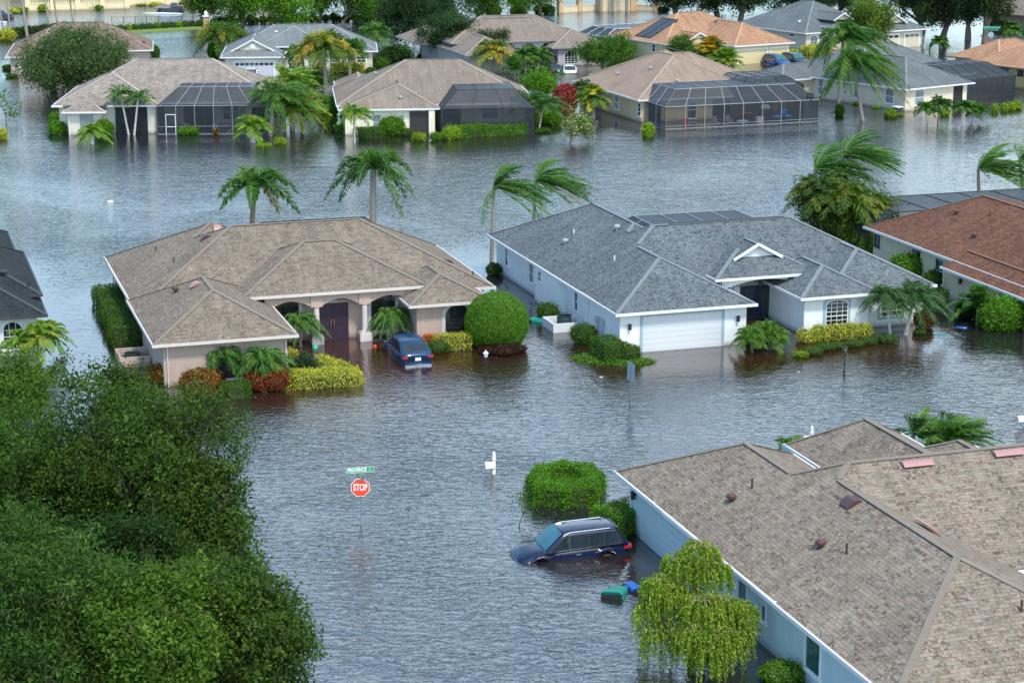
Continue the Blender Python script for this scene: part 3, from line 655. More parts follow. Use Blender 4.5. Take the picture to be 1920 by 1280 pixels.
for a in (23.2,23.37):
    m=A.mb(); m.box(a-.02,a+.02,106.74,106.8,.85,1.2); obj('handle',m,M('brass',(.5,.35,.12),.3,metal=1),dr)
A.win('f',106.9,22.3,24.25,2.2,2.6,arch=.3,grid=(1,1),fr=PWT,tm=PW)
A.win('f',106.9,25.55,26.95,.35,2.45,arch=.5,grid=(4,6),fr=FRB,trim=.2,tm=PWT)
A.win('f',106.9,20.0,21.4,.35,2.45,arch=.5,grid=(4,6),fr=FRB,trim=.2,tm=PWT)
A.win('f',104.4,29.2,30.6,.3,2.1,arch=.9,grid=(3,5),fr=FRB,trim=.2,tm=PWT)
A.win('f',99.7,15.5,17.0,.2,1.3,grid=(4,3),fr=FRB,trim=.14,tm=PWT)
A.winpx('l',12.85,225,536,232,582,fr=FRB,grid=(1,2)); A.winpx('l',12.85,248,580,254,608,fr=FRB,grid=(1,2))
A.pipe(13.05,99.6,-.6,2.25,GP); A.pipe(19.2,99.6,-.6,2.25,GP); A.pipe(12.8,121.3,-.6,2.2,GP)
for px,py,k,mm in ((366,536,'hood',PINK),(329,548,'cap',BRN),(385,447,'hood',BRN),(292,470,'pipe',BRN),(326,491,'pipe',BRN),(407,429,'hood',PINK),(841,493,'hood',BRN),(887,517,'pipe',BRN)): A.vent(px,py,k,mm,.7)
A.cage(21,31,119.95,126,2.3,3.55,1.6,5,fm=FRA,sides='blr')
m=A.mb(); m.box(11.1,12.7,104.1,104.22,-.6,.55); m.box(11.1,11.22,104.23,106.3,-.6,.55); m.box(11.23,12.84,106.18,106.3,-.6,.55); obj('equipment_wall',m,PW,A.root)
ACG=M('ac_green',(.03,.07,.065),.5,.2); 
def acunit(h,u,v,label,mat,z=.35,r=.42,zt=.5):
    b=h.WV(u,v,0); t=thing('air_conditioner',label,'air conditioner',b,h.th)
    m=MB(); m.lathe((0,0,-.5),[(r*.95,0),(r,.1),(r,zt+.35),(r*.95,zt+.4)],20); obj('casing',m,mat,t)
    m=MB()
    for k in range(5): m.lathe((0,0,zt-.085+.002*k),[(r*(.25+.14*k),0),(r*(.25+.14*k),.03),(r*(.3+.14*k),.03),(r*(.3+.14*k),0)],20)
    obj('fan_grille',m,FRB,t)
    m=MB(); m.lathe((0,0,zt-.08),[(r*.98,0),(r*1.02,.03),(r*1.02,.08),(r*.9,.08),(r*.88,.0)],20); obj('rim',m,mat,t)
acunit(A,11.9,105.3,'round dark green air conditioner behind the low wall at the pink-beige house',ACG)
# ======================================================= house B (white, grey roof)
WW=stucco('stucco_white',(.8,.83,.83)); BLT=M('trim_blue',(.3,.44,.5),.6,.06); DW=M('door_white',(.62,.65,.67),.45,.03)
NAVY=M('door_navy',(.012,.02,.06),.35,.1)
B=House('white_house','white house with slate grey shingle roof, pale blue window trim and wide white garage door',17.8,(48,108))
B.walls([(37.98,47.6,104.6,121.6,2.27),(37.95,45.4,98.8,110,2.26),(45.1,51.3,104.25,106,2.93),(44,57.4,104.4,112.8,2.29),(49.3,53.35,99.35,106,2.24),(53.6,57.25,100.15,107,2.23),(37.55,38.6,108.0,112.4,2.2)],WW)
B.roof([(37.57,57.9,101.9,113.4,2.35,.5,'',None,(45.2,51.1,103.15)),(37.53,48.2,104.2,122.0,2.35,.5),(37.55,45.8,98.35,111,2.34,.5),(51.0,57.75,99.7,109,2.32,.5),(48.85,53.8,98.9,106.5,2.3,.5),(44.95,51.4,101.95,109.5,3.0,.5),(46.6,49.7,103.3,108.5,3.75,.55,'f')],GREY,GW,CAPG)
B.garage('f',98.8,39.25,43.95,1.98,DW,BLT,trim=.16)
B.lamp('f',98.8,38.45,1.5); B.lamp('f',98.8,44.9,1.5)
for q in ((948,463,953,499),(993,494,1001,530),(1009,508,1016,528),(1043,526,1054,565),(1078,547,1084,583)): B.winpx('l',37.95 if q[0]!=1009 else 37.55,*q,grid=(1,2),tm=FRW)
B.pipe(37.9,98.75,-.6,2.25); B.pipe(37.9,103.9,-.6,2.25); B.pipe(49.25,99.3,-.6,2.2); B.pipe(45.45,98.9,-.6,2.2)
arcade(B,102.35,[45.5,50.9],2.35,.42,2.92,WW)
m=B.mb(); m.box(50.5,50.9,102.35,104.3,-.6,2.9); m.box(45.42,45.7,102.5,104.3,-.6,2.9); obj('porch_wall',m,WW,B.root)
m=B.mb(); m.box(47.5,48.5,104.1,104.22,-.6,2.1); m.box(48.55,49.55,104.1,104.22,-.6,2.1); m.box(47.38,49.67,104.15,104.24,2.1,2.3); d=obj('front_door',m,NAVY,B.root)
for a in (47.72,48.77):
    m=B.mb(); m.box(a,a+.56,104.07,104.11,.2,1.9); obj('door_glass',m,GL,d)
m=B.mb(); m.box(48.43,48.47,104.0,104.05,.9,1.3); obj('handle',m,FRB,d)
B.win('f',104.22,45.95,46.95,.5,2.1,arch=.45,grid=(3,4),trim=.16,tm=BLT); B.win('f',104.22,49.75,50.3,0,2.05,grid=(1,3),fr=NAVY,trim=.05,tm=NAVY)
B.win('f',99.35,50.6,52.0,.3,2.0,arch=.3,grid=(4,6),trim=.16,tm=BLT)
B.win('f',100.15,54.5,55.9,.55,1.55,grid=(4,3),trim=.16,tm=BLT)
m=B.mb(); m.tube([(48.2,102.9,2.9),(48.2,102.9,2.6)],.012,5); m.box(48.1,48.3,102.8,103.0,2.25,2.6); obj('porch_lantern',m,FRB,B.root)
for px,py,k,mm in ((1157,431,'cap',FRG),(1060,457,'cap',FRG),(1076,438,'pipe',FRW),(1152,488,'pipe',FRW)): B.vent(px,py,k,mm,.7)
m=B.mb(); m.box(42.85,42.98,110.3,117.2,4.98,5.03); m.box(44.3,51.8,107.6,107.72,5.26,5.31); obj('dark_ridge_vent',m,FRA,B.roofo)
B.cage(44.5,55,113.5,120,2.3,3.75,1.7,4,fm=FRG,sides='blr')
m=B.mb(); m.box(36.0,36.12,104.4,106.4,-.6,.5); m.box(36.12,37.95,104.4,104.52,-.6,.5); m.box(36.12,37.95,106.28,106.4,-.6,.5); obj('equipment_wall',m,M('wall_white_clean',(.68,.7,.72),.7,.06),B.root)
acunit(B,37.0,105.4,'round dark green air conditioner in the white walled nook beside the white house',ACG,zt=.75)
for u,v in ((37.9,102.2),(37.9,101.4)):
    m=B.mb(); m.tube([(u-.05,v,-.3),(u-.05,v,1.0)],.03,6); m.box(u-.18,u,v-.12,v+.12,1.0,1.35); obj('meter',m,M('meter_grey',(.45,.47,.5),.5),B.root)
# ======================================================= house C (bottom right)
BW=stucco('stucco_paleblue',(.5,.64,.67)); GDB=M('door_paleblue',(.5,.62,.66),.5,.04)
Cc=House('brown_tan_roof_house','pale blue house with brown-tan shingle roof and pink ridge vents filling the lower right',18,(40,62))
Cc.walls([(28.4,35.4,58,71.9,2.27),(28.412,60,57.7,67.5,2.25),(28.42,36.9,49.4,60,2.24),(36.2,41.2,62,74,2.26),(27.95+.9,30,54.5,57,2.2)],BW)
Cc.roof([(27.95,62,57.3,68.2,2.35,.5),(27.97,35.85,58,72.4,2.33,.5),(27.93,37.4,48.9,67,2.32,.5),(36.2,41.65,60,73.7,2.3,.5,'',(38.75,62,38.75,71.4,3.86)),(40.3,43.8,60,71.2,2.28,.5)],TAN2,GW,CAPT)
m=Cc.mb(); m.T=Cc.T('l',28.4)
Cc.garage('l',28.4,65.0,70.6,1.95,GDB,BW,trim=.1)
Cc.pipe(28.35,71.6,-.6,2.2); Cc.lamp('l',28.4,71.2,1.65); Cc.lamp('l',28.4,64.4,1.65)
Cc.winpx('l',28.4,1385,1088,1402,1128,grid=(1,1),gl=GLG); Cc.winpx('l',28.4,1428,1130,1438,1165,grid=(1,1),gl=GLG); Cc.winpx('l',28.42,1510,1192,1540,1262,grid=(1,1),gl=GLG,fr=FRW)
for px,py,k,mm in ((1410,915,'pipe',BRN),(1371,940,'cap',BRN),(1595,944,'hood',BRN),(1719,872,'long',PINK),(1890,852,'long',PINK),(1739,991,'long',PINK),(1538,1027,'cap',BRN),(1587,1038,'pipe',BRN),(1915,1146,'pipe',BRN)): Cc.vent(px,py,k,mm,1.)
# ======================================================= house D (left edge, slate)
D=House('slate_roof_house','white house with dark slate roof and arched window, cut off by the left edge',18,(3,115))
WD=stucco('stucco_clean_white',(.7,.72,.74))
D.walls([(-3,8.0,108.3,116,2.2),(-6,8.0,111.5,123,2.3)],WD)
D.roof([(-6,8.45,107.8,117,2.33,.5),(-7,8.5,111.1,123.4,2.75,.5),(-9,8.1,119,131.2,2.6,.5)],SLATE,M('gutter_dark',(.05,.05,.055),.5),M('cap_slate',(.05,.06,.065),.85,.15))
D.winpx('f',108.3,5,602,43,655,arch=.9,grid=(3,3))
D.vent(8,517,'cap',FRA); D.vent(54,540,'pipe',FRA)
# ======================================================= house E (right, brown roof)
CW=stucco('stucco_cream',(.62,.56,.38))
E_=House('red_brown_roof_house','cream house with mottled red-brown shingle roof, cut off by the right edge',18.3,(68,106))
E_.walls([(63.65,76,99,115.9,2.27),(62.85,75,86,104.6,1.9)],CW)
E_.roof([(63.2,80,84,116.4,2.35,.5,'',(68.9,89,68.9,111.2,5.0)),(62.4,66,84,105.0,1.97,.5,'b')],BROWN,GW,M('cap_brown',(.2,.1,.07),.85,.2))
for q in ((1640,440,1650,462),(1710,466,1728,497),(1753,484,1770,532)): E_.winpx('l',63.65,*q,grid=(1,2),fr=FRB if q[0]<1700 else FRW)
E_.lamp('l',62.85,103.3,1.4)
E_.cage(63.6,86,116.6,124,2.1,3.15,2.0,7,sides='blr')
for px,py,k in ((1793,402,'cap'),(1856,404,'pipe'),(1826,446,'cap')): E_.vent(px,py,k,BRN,.7)
E_.pipe(62.8,96.2,-.6,2.2)
# ======================================================= second row
FWL=stucco('stucco_putty',(.66,.62,.54)); GWL=stucco('stucco_ivory',(.82,.77,.6)); HWL=stucco('stucco_butter',(.62,.48,.3)); IWL=stucco('stucco_sand',(.68,.6,.47))
# F
Fh=House('speckled_roof_house','putty coloured house with speckled grey-beige roof and a white framed pool screen',3,(-23,200))
Fh.walls([(-33.3,-28.0,192.0,207,2.7),(-32.3,-29.1,190.8,194,2.2),(-28,-12.9,196.5,206.5,2.72),(-24.9,-24.1,191.7,196.6,2.68),(-15.7,-12.9,193.6,199,2.6)],FWL)
Fh.roof([(-33.8,-12.3,192.9,207.0,2.78,.49),(-33.79,-23.6,191.2,207,2.75,.5,'',None,(-32.8,-28.6,191.2)),(-32.7,-28.7,190.25,200,2.27,.5)],SPECK,GW,M('cap_speck',(.42,.37,.33),.85,.15))
Fh.win('f',190.8,-31.2,-29.9,.6,2.0,grid=(1,2),fr=FRG,gl=GLL)
m=Fh.mb(); m.box(-27.95,-24.95,191.75,191.78,-.6,2.62); sc=obj('porch_screen',m,SCR,Fh.root)
m=Fh.mb(); m.box(-27.98,-24.9,191.7,191.76,.3,.36); m.box(-26.5,-26.44,191.7,191.76,-.6,2.6); m.box(-28,-24.9,191.66,191.8,2.55,2.66); obj('porch_frame',m,FRA,Fh.root)
Fh.cage(-23.9,-13.2,190.9,196.4,2.72,4.3,1.9,6,fm=FRG,sides='flr',rail=.75,t=.035)
m=Fh.mb(); m.box(-23.1,-23.05,190.8,190.86,-.6,1.9); m.box(-22.2,-22.15,190.8,190.86,-.6,1.9); m.box(-23.1,-22.15,190.8,190.86,1.86,1.92); m.box(-23.1,-22.15,190.8,190.86,.7,.75); obj('screen_door',m,FRW,Fh.root)
Fh.win('f',196.5,-22,-19,0,2.2,grid=(3,1),fr=FRG,gl=DARK,name='sliding_door'); Fh.win('f',196.5,-18.2,-16.6,.6,2.1,grid=(2,2),fr=FRW,gl=GL); Fh.win('f',196.5,-27.4,-25.4,0,2.1,grid=(2,1),fr=FRG,gl=DARK,name='sliding_door')
Fh.win('f',193.6,-15.2,-13.6,.9,2.1,grid=(2,1),fr=FRB)
m=Fh.mb(); m.tube([(-32.25,190.3,2.2),(-32.2,190.65,1.9),(-32.2,190.7,-.4)],.06,6); obj('downpipe',m,GW,Fh.root)
m=Fh.mb(); m.bar((-30.6,196.0,4.12),(-28.9,199.2,5.35),.12,.05); obj('dark_ridge_vent',m,FRA,Fh.roofo)
m=Fh.mb(); m.box(-26.5,-19.8,199.9,200.02,6.30,6.34); obj('ridge_vent',m,BRN,Fh.roofo)
for px,py,k in ((174,152,'pipe'),(159,157,'cap'),(213,127,'cap')): Fh.vent(px,py,k,BRN,.8)
# G
Gh=House('ivory_walled_house','ivory walled house with plain taupe roof and blue-grey pool screen behind a long clipped hedge',6.5,(14,197))
Gh.walls([(5.6,14.1,189.4,206,2.45),(7.2,23.9,195.5,204.8,2.55),(13.55,14.12,188.9,196,2.47)],GWL)
Gh.roof([(4.9,24.3,191.2,205.4,2.6,.5),(5.0,14.6,188.9,208,2.5,.5,'',(10.9,192.6,10.9,208,4.45)),(5.2,10,203,212,2.5,.5)],TAUPE,GW,M('cap_taupe',(.36,.3,.25),.85,.1))
Gh.winpx('f',189.4,699,215,715,244,grid=(1,2),gl=GLL); Gh.winpx('f',189.4,747,215,758,227,grid=(3,3),gl=GLL)
m=Gh.mb(); m.box(11.75,13.5,189.3,189.36,-.6,2.2); obj('porch_screen',m,FRA,Gh.root)
Gh.cage(14.65,23.6,188.0,195.4,2.55,4.15,1.7,3,fm=FRA,sides='flr',rail=-.2)
Gh.win('f',195.5,15.4,17.2,-.2,2.1,grid=(2,1),fr=FRA,name='sliding_door'); Gh.win('f',195.5,19.2,20.9,.5,2.1,grid=(1,2),fr=FRW,gl=GLL); Gh.win('f',195.5,22,22.7,.9,2.1,grid=(1,2),fr=FRW)
m=Gh.mb(); m.box(12.2,17.6,198.22,198.36,6.17,6.23); m.box(10.83,10.97,192.8,195.8,4.5,4.54); obj('ridge_vent',m,BRN,Gh.roofo)
for px,py,k in ((751,186,'cap'),(704,141,'cap'),(780,176,'pipe')): Gh.vent(px,py,k,FRG,.8)
# H
Hh=House('butter_walled_house','butter yellow house with plain sand coloured roof behind a long dark pool screen',20,(86,187))
Hh.walls([(79.6,92,181.1,197.5,2.27),(84,96,183.5,197.4,2.25),(79.9,82.0,180.9,184,2.2)],HWL)
Hh.roof([(79.0,93,180.5,198,2.35,.5),(79.02,96.6,183,198.1,2.37,.45),(83,95,190,203,2.4,.5)],SAND,GW,M('cap_sand',(.38,.29,.23),.85,.1))
Hh.winpx('l',79.6,1153,180,1161,205,grid=(1,2),gl=GLG); Hh.winpx('l',79.6,1196,193,1202,218,grid=(1,3),gl=GLG)
Hh.cage(79.9,96.6,175.9,182.9,2.2,3.65,1.8,8,t=.04,fm=FRG,sides='flr',rail=.3,nside=3)
Hh.cage(89.5,96.5,179,185,3.3,4.15,1.4,3,fm=FRA,sides='flr',rail=3.5,nside=2)
Hh.win('f',181.1,84.6,85.6,.2,1.9,grid=(1,2),gl=GL); Hh.win('f',181.1,87.4,89.4,-.3,2.0,grid=(2,1),fr=FRA,gl=DARK,name='sliding_door'); Hh.win('f',180.9,80.3,81.6,-.3,2.0,grid=(2,2),fr=FRA,gl=GLG,name='sliding_door'); 
Hh.win('f',183.5,92.6,95.4,-.2,2.0,grid=(3,1),fr=FRA,gl=DARK,name='sliding_door')
m=Hh.mb(); m.box(88.2,88.32,189.9,194.5,5.85,5.9); obj('ridge_vent',m,BRN,Hh.roofo)
for px,py,k in ((1169,138,'pipe'),(1158,141,'cap'),(1220,131,'cap'),(1270,155,'cap')): Hh.vent(px,py,k,FRG,.8)
# I
Ih=House('sand_walled_house','sand coloured house with blue-grey roof, white eaves and an air conditioner at its corner',35.5,(158,152))
Ih.walls([(152.8,162.1,144.1,164,2.26),(148.4,157,158.0,162.5,2.2),(153,168,151,162,2.25)],IWL)
Ih.roof([(152.4,169.5,149.7,162.9,2.35,.5),(152.38,162.6,143.6,163,2.35,.5),(147.95,158,157.5,163,2.2,.5)],GREYF,GW,CAPG)
for q in ((1534,148,1544,178),(1602,152,1612,184),(1660,167,1676,194)): Ih.winpx('l',152.8,*q,grid=(1,2),gl=GLL)
Ih.winpx('f',144.1,1715,169,1732,197,grid=(1,2),gl=GLL); Ih.winpx('f',144.1,1787,161,1804,204,grid=(1,1),gl=DARK,fr=FRA,name='screen_door')
Ih.winpx('f',158.0,1490,151,1503,170,grid=(1,1),gl=IWL,fr=FRW,name='side_door'); 
Ih.cage(162.7,172.5,146.5,154,2.2,3.6,2.2,5,fm=FRA,sides='frb',rail=.2)
ac=Ih.hit(1682,214,z=0); b_=Ih.WV(ac[0],ac[1]); t=thing('air_conditioner','boxy dark air conditioner with white lid at the corner of the sand coloured house','air conditioner',b_,Ih.th)
m=MB(); m.box(-.4,.4,-.4,.4,-.4,.7); m.box(-.42,.42,-.42,.42,-.4,-.3); obj('casing',m,M('ac_navy',(.02,.03,.05),.5),t); m=MB(); m.box(-.45,.45,-.45,.45,.7,.78); m.lathe((0,0,.78),[(.3,0),(.3,.03)],14); obj('lid',m,FRW,t)
# ======================================================= third row
JW=stucco('stucco_rose',(.46,.37,.32)); KW=stucco('stucco_cream_grey',(.62,.58,.49)); LW=stucco('stucco_grey',(.42,.4,.39)); MW=stucco('stucco_lemon',(.7,.61,.37)); NW=stucco('stucco_beige',(.56,.5,.39)); OW=stucco('stucco_mustard',(.5,.38,.17)); PWl=stucco('stucco_mauve',(.3,.2,.17))
Jh=House('russet_roof_house','rose-beige house with russet roof behind the big sage green tree',10,(-9,252))
Jh.walls([(-17.4,-9,243.9,258,2.3),(-17.3,-1.2,249.0,259.8,2.28),(-11,-4.9,248.4,250,2.9)],JW)
Jh.roof([(-17.9,-.75,248.5,260.3,2.4,.5),(-17.88,-8.5,243.4,257,2.38,.5),(-11.6,-4.3,247.6,256,3.0,.5)],RUSS,GW,M('cap_russet',(.33,.24,.19),.85,.1))
Jh.garage('f',243.9,-16.3,-11.6,1.7,M('door_cream',(.55,.48,.42),.5),FRW,trim=.15); Jh.lamp('f',243.9,-16.8,1.3)
Jh.win('f',248.4,-7.6,-5.6,.1,2.3,arch=.5,grid=(3,3),fr=FRB,trim=.2,tm=FRW)
m=Jh.mb(); m.box(-12.0,-6.6,254.35,254.5,5.36,5.42); obj('ridge_vent',m,BRN,Jh.roofo)
for px,py in ((58,70),(48,79),(270,82)): Jh.vent(px,py,'cap',BRN,.8)
Kh=House('gabled_grey_roof_house','cream house with light grey roof and a white gable over its windowed garage door',5,(-4,248))
Kh.walls([(-13.2,-6.7,238.9,250,2.3),(-13,4.3,244.4,255,2.28),(-6.8,-2.5,246.5,252,2.6)],KW)
Kh.roof([(-13.2,4.9,243.9,255.1,2.4,.5),(-13.7,-6.2,238.4,252,2.38,.5),(-12.55,-7.35,239.5,247,2.9,.53,'f'),(-9.5,-1.0,244.2,257,3.0,.48)],GREYL,GW,M('cap_grey_light',(.3,.32,.33),.85,.1))
Kh.garage('f',238.9,-12.1,-7.5,1.75,M('door_pale_grey',(.5,.53,.58),.45,.04),FRW,trim=.14,lites=8); Kh.lamp('f',238.9,-7.05,1.2)
m=Kh.mb(); m.T=Kh.T('f',239.78); m.lathe((0,0,0),[(.1,0),(.1,.1)],4) if False else m.prism([(-9.95+.3*math.cos(k*math.pi/8),3.5+.3*math.sin(k*math.pi/8)) for k in range(16)],-.06,.02); obj('gable_roundel',m,FRW,Kh.root)
Kh.win('f',244.4,-.9,.4,.4,1.9,grid=(4,5)); Kh.win('f',244.4,.55,1.2,.4,1.9,grid=(2,5)); Kh.win('f',244.4,2.4,3.5,.95,1.75,grid=(2,2),trim=.15); Kh.win('f',244.4,-5.9,-5.2,.2,2.0,grid=(1,2))
m=Kh.mb(); m.box(-5.6,-2.6,249.45,249.6,5.3,5.36); obj('ridge_vent',m,FRA,Kh.roofo)
for px,py in ((518,63),(490,57)): Kh.vent(px,py,'cap',FRW,.8)
Lh=House('arcaded_grey_house','grey walled house with taupe-pink roof, arched porch and round-topped window',18,(77,240))
Lh.walls([(68.9,75.2,229.2,250,2.3),(69.2,86.5,237.6,246.5,2.95),(82.1,88.3,234.2,245.5,2.27),(75.1,75.6,236.4,240,3.0)],LW)
Lh.roof([(68.9,86.8,236.0,247,3.1,.5),(68.5,75.65,228.7,243,2.35,.5),(81.2,88.8,233.7,246,2.35,.5),(66.5,73,243,254,2.4,.5)],TAUPE,M('gutter_grey',(.25,.25,.27),.5),M('cap_taupe2',(.34,.28,.24),.85,.1))
arcade(Lh,236.4,[75.7,77.6,80.4,82.1],2.0,.75,3.0,LW)
Lh.win('f',234.2,82.9,84.7,.3,2.0,arch=1,grid=(4,3),trim=.2,tm=LW); Lh.win('f',237.6,78.2,80.2,-.4,2.0,arch=.4,grid=(2,1),fr=FRB,gl=DARK,name='front_door')
m=Lh.mb(); m.box(74.4,80.9,240.55,240.7,5.83,5.9); obj('ridge_vent',m,BRN,Lh.roofo)
Mh=House('orange_roof_house','lemon yellow house with bright orange-tan roof and two black solar heating panels',31,(153,208))
Mh.walls([(146.6,159,206.3,218.5,2.3),(152.6,161.2,199.9,212,2.28)],MW)
Mh.roof([(146.2,163,205.9,219.0,2.4,.48),(152.2,161.6,199.4,214,2.38,.5),(148.8,152,204.3,210,2.9,.5,'f')],ORNG,GW,M('cap_orange',(.5,.3,.18),.85,.1))
Mh.walls([(149.1,151.7,204.7,206.3,2.9)],MW,'porch_wall')
Mh.garage('f',199.9,153.1,157.6,1.75,M('door_yellow',(.66,.56,.32),.5,.04),FRW,trim=.15); Mh.garage('f',199.9,158.3,160.9,1.75,MATS['door_yellow'],FRW,trim=.13)
Mh.winpx('l',146.6,1223,84,1229,97,grid=(1,2)); Mh.win('f',206.3,146.9,147.8,.6,1.9,grid=(1,2))
for i in (0,1):
    m=Mh.mb(); du=.0
    P=lambda a,v: (146.2+a,v,2.4+.48*a+.07)
    v0=213.6-1.75*i; m.poly([P(.7,v0),P(5.0,v0),P(5.0,v0-1.65),P(.7,v0-1.65)])
    for a in (.7,5.0): m.bar(P(a,v0),P(a,v0-1.65),.08)
    for vv in (v0,v0-1.65): m.bar(P(.7,vv),P(5.0,vv),.06)
    obj('solar_panel',m,glass('panel_black_%d'%i,(.015,.016,.02),.25,.4),Mh.roofo)
m=Mh.mb(); m.box(153.2,159,212.4,212.55,5.56,5.62); obj('ridge_vent',m,BRN,Mh.roofo)
Mh.cage(146,157,219.2,226,2.2,3.2,1.5,6,fm=FRW,sides='blr',rail=.3)
for px,py in ((1342,43),(1232,64)): Mh.vent(px,py,'cap',BRN,.8)
Nh=House('three_gable_grey_house','beige house with steep slate grey roof, white gables and two beige garage doors',31,(180,212))
Nh.walls([(170.9,183,208.5,223,2.3),(180.4,188.8,205.6,217,2.3),(174.2,178.3,207.5,209,2.9)],NW)
Nh.roof([(170.4,184,208.0,223.8,2.4,.52),(180,189.3,205.0,217,2.38,.5),(174,178.8,206.8,213,3.1,.5),(174.6,178,207.3,214,3.9,.55,'f'),(182.5,186.4,206.0,212,3.2,.55,'f')],GREYF,GW,CAPG)
Nh.garage('f',205.6,181.8,184.6,1.8,M('door_beige',(.6,.54,.42),.5,.04),FRW,trim=.15,lites=3); Nh.garage('f',205.6,185.7,188.2,1.8,MATS['door_beige'],FRW,trim=.15,lites=3)
Nh.win('f',208.5,171.6,172.9,.2,2.0,arch=.4,grid=(2,3),gl=GLG,trim=.12); Nh.winpx('l',170.9,1479,64,1491,69,grid=(1,1))
Nh.vent(1499,43,'cap',FRW,.8)
m=Nh.mb(); m.box(174.6,179.5,215.85,216,6.5,6.56); obj('ridge_vent',m,BRN,Nh.roofo)
Oh=House('tangerine_roof_house','mustard walled house with tangerine-tan roof at the right edge behind a dark pool screen',35,(182,152))
Oh.walls([(176.1,190,142,159,2.3),(179.5,190,158,164.5,2.3)],OW)
Oh.roof([(175.6,192,140,159.6,2.4,.42),(178.9,190,157,165.1,2.38,.5)],ORNG,M('gutter_bronze',(.14,.12,.09),.5),M('cap_orange2',(.5,.3,.18),.85,.1))
Oh.winpx('l',176.1,1876,127,1891,137,grid=(1,1),gl=GLG,fr=FRA); Oh.winpx('l',176.1,1908,132,1919,142,grid=(1,1),fr=FRA)
Ph=House('mauve_walled_house','mauve-brown house with grey and brown roof behind oaks in the top right corner',31,(213,205))
a=Ph.hit(1868,24,z=2.4); b2=Ph.hit(1870,52,z=0)
Ph.walls([(a[0]+.4,a[0]+14,a[1]-12+.4,a[1]+3,2.3)],PWl); Ph.roof([(a[0],a[0]+15,a[1]-12,a[1]+4,2.4,.5)],TAUPE,M('gutter_taupe',(.3,.26,.22),.5),CAPT)
# far side of the flooded road: cream garden walls and the building behind them
CRM=stucco('stucco_bright_cream',(.78,.66,.42)); 
def longwall(name,label,p0,p1,z,pill,piers,mat,rail=0,cat='garden wall'):
    a=G(*p0);b=G(*p1); d=(b-a); Lw=d.length; ang=math.atan2(d.y,d.x); t=thing(name,label,cat,a,ang)
    m=MB(); m.box(0,Lw,-.12,.12,-.7,z); m.box(-.02,Lw+.02,-.18,.18,z,z+.1); obj('panel',m,mat,t)
    for k in range(piers):
        x=Lw*k/(piers-1); m=MB(); m.box(x-.4,x+.4,-.4,.4,-.7,z+pill); m.box(x-.5,x+.5,-.5,.5,z+pill,z+pill+.15); obj('pier',m,M('pier_tan',(.6,.42,.24),.8,.15) if mat is not CRM else CRM,t)
    if rail:
        m=MB(); n=int(Lw/.32)
        for k in range(n):
            if int(k/9)%2==0 or True: m.lathe((Lw*(k+.5)/n,0,z+.1),[(.07,0),(.1,rail*.3),(.05,rail*.6),(.08,rail)],6)
        m.box(0,Lw,-.14,.14,z+.1+rail,z+.25+rail); obj('balustrade',m,CRM,t)
    return t
longwall('garden_wall','bright cream perimeter wall with white balustrade along the far shore, top left',(52,22),(238,17),1.15,.9,5,CRM,.55)
longwall('garden_wall','plain bright cream perimeter wall behind low shrubs right of the balustraded one',(240,12),(352,9),1.9,.3,4,CRM)
longwall('garden_wall','tan wall with brown brick piers and iron railing at the top centre-right, beyond the lake',(1050,24),(1122,20),.9,.9,3,M('wall_tan',(.72,.6,.42),.8,.08))
longwall('garden_wall','taller tan wall panel between brick piers standing in water, top centre-right',(1126,21),(1186,20),2.0,.2,2,MATS['wall_tan'])
longwall('garden_wall','low tan wall end with railing beside dark hedge, top right of centre',(1190,19),(1232,21),.8,.9,2,MATS['wall_tan'])
t=thing('brick_pier','tan brick gate pier with white lamp cap at the end of the shrub strip','gate pier',G(387,53)); m=MB(); m.box(-.35,.35,-.35,.35,-.7,1.7); obj('shaft',m,M('brick_tan',(.42,.27,.15),.85,.2,5),t); m=MB(); m.box(-.5,.5,-.5,.5,1.7,1.85); m.lathe((0,0,1.85),[(.2,0),(.3,.35),(.18,.6),(.02,.75)],8); obj('cap',m,FRW,t)
# building behind the cream wall
a=G(60,-2); t=thing('cream_terrace_building','bright cream building with shaded openings behind the balustraded wall','building',a,R(-4))
m=MB(); m.box(-6,45,0,8,-.5,4.5); obj('wall',m,CRM,t)
for k in range(9):
    m=MB(); m.box(-4+5.2*k,-1.4+5.2*k,-.04,.02,.4,2.6); w_=obj('window',m,FRB,t); m=MB(); m.box(-3.9+5.2*k,-1.5+5.2*k,-.06,-.041,.5,2.5); obj('pane',m,GL,w_)
m=MB(); m.box(-6.5,45.5,-.5,8.5,4.5,4.8); obj('roof',m,M('roof_rust',(.3,.14,.1),.8),t)

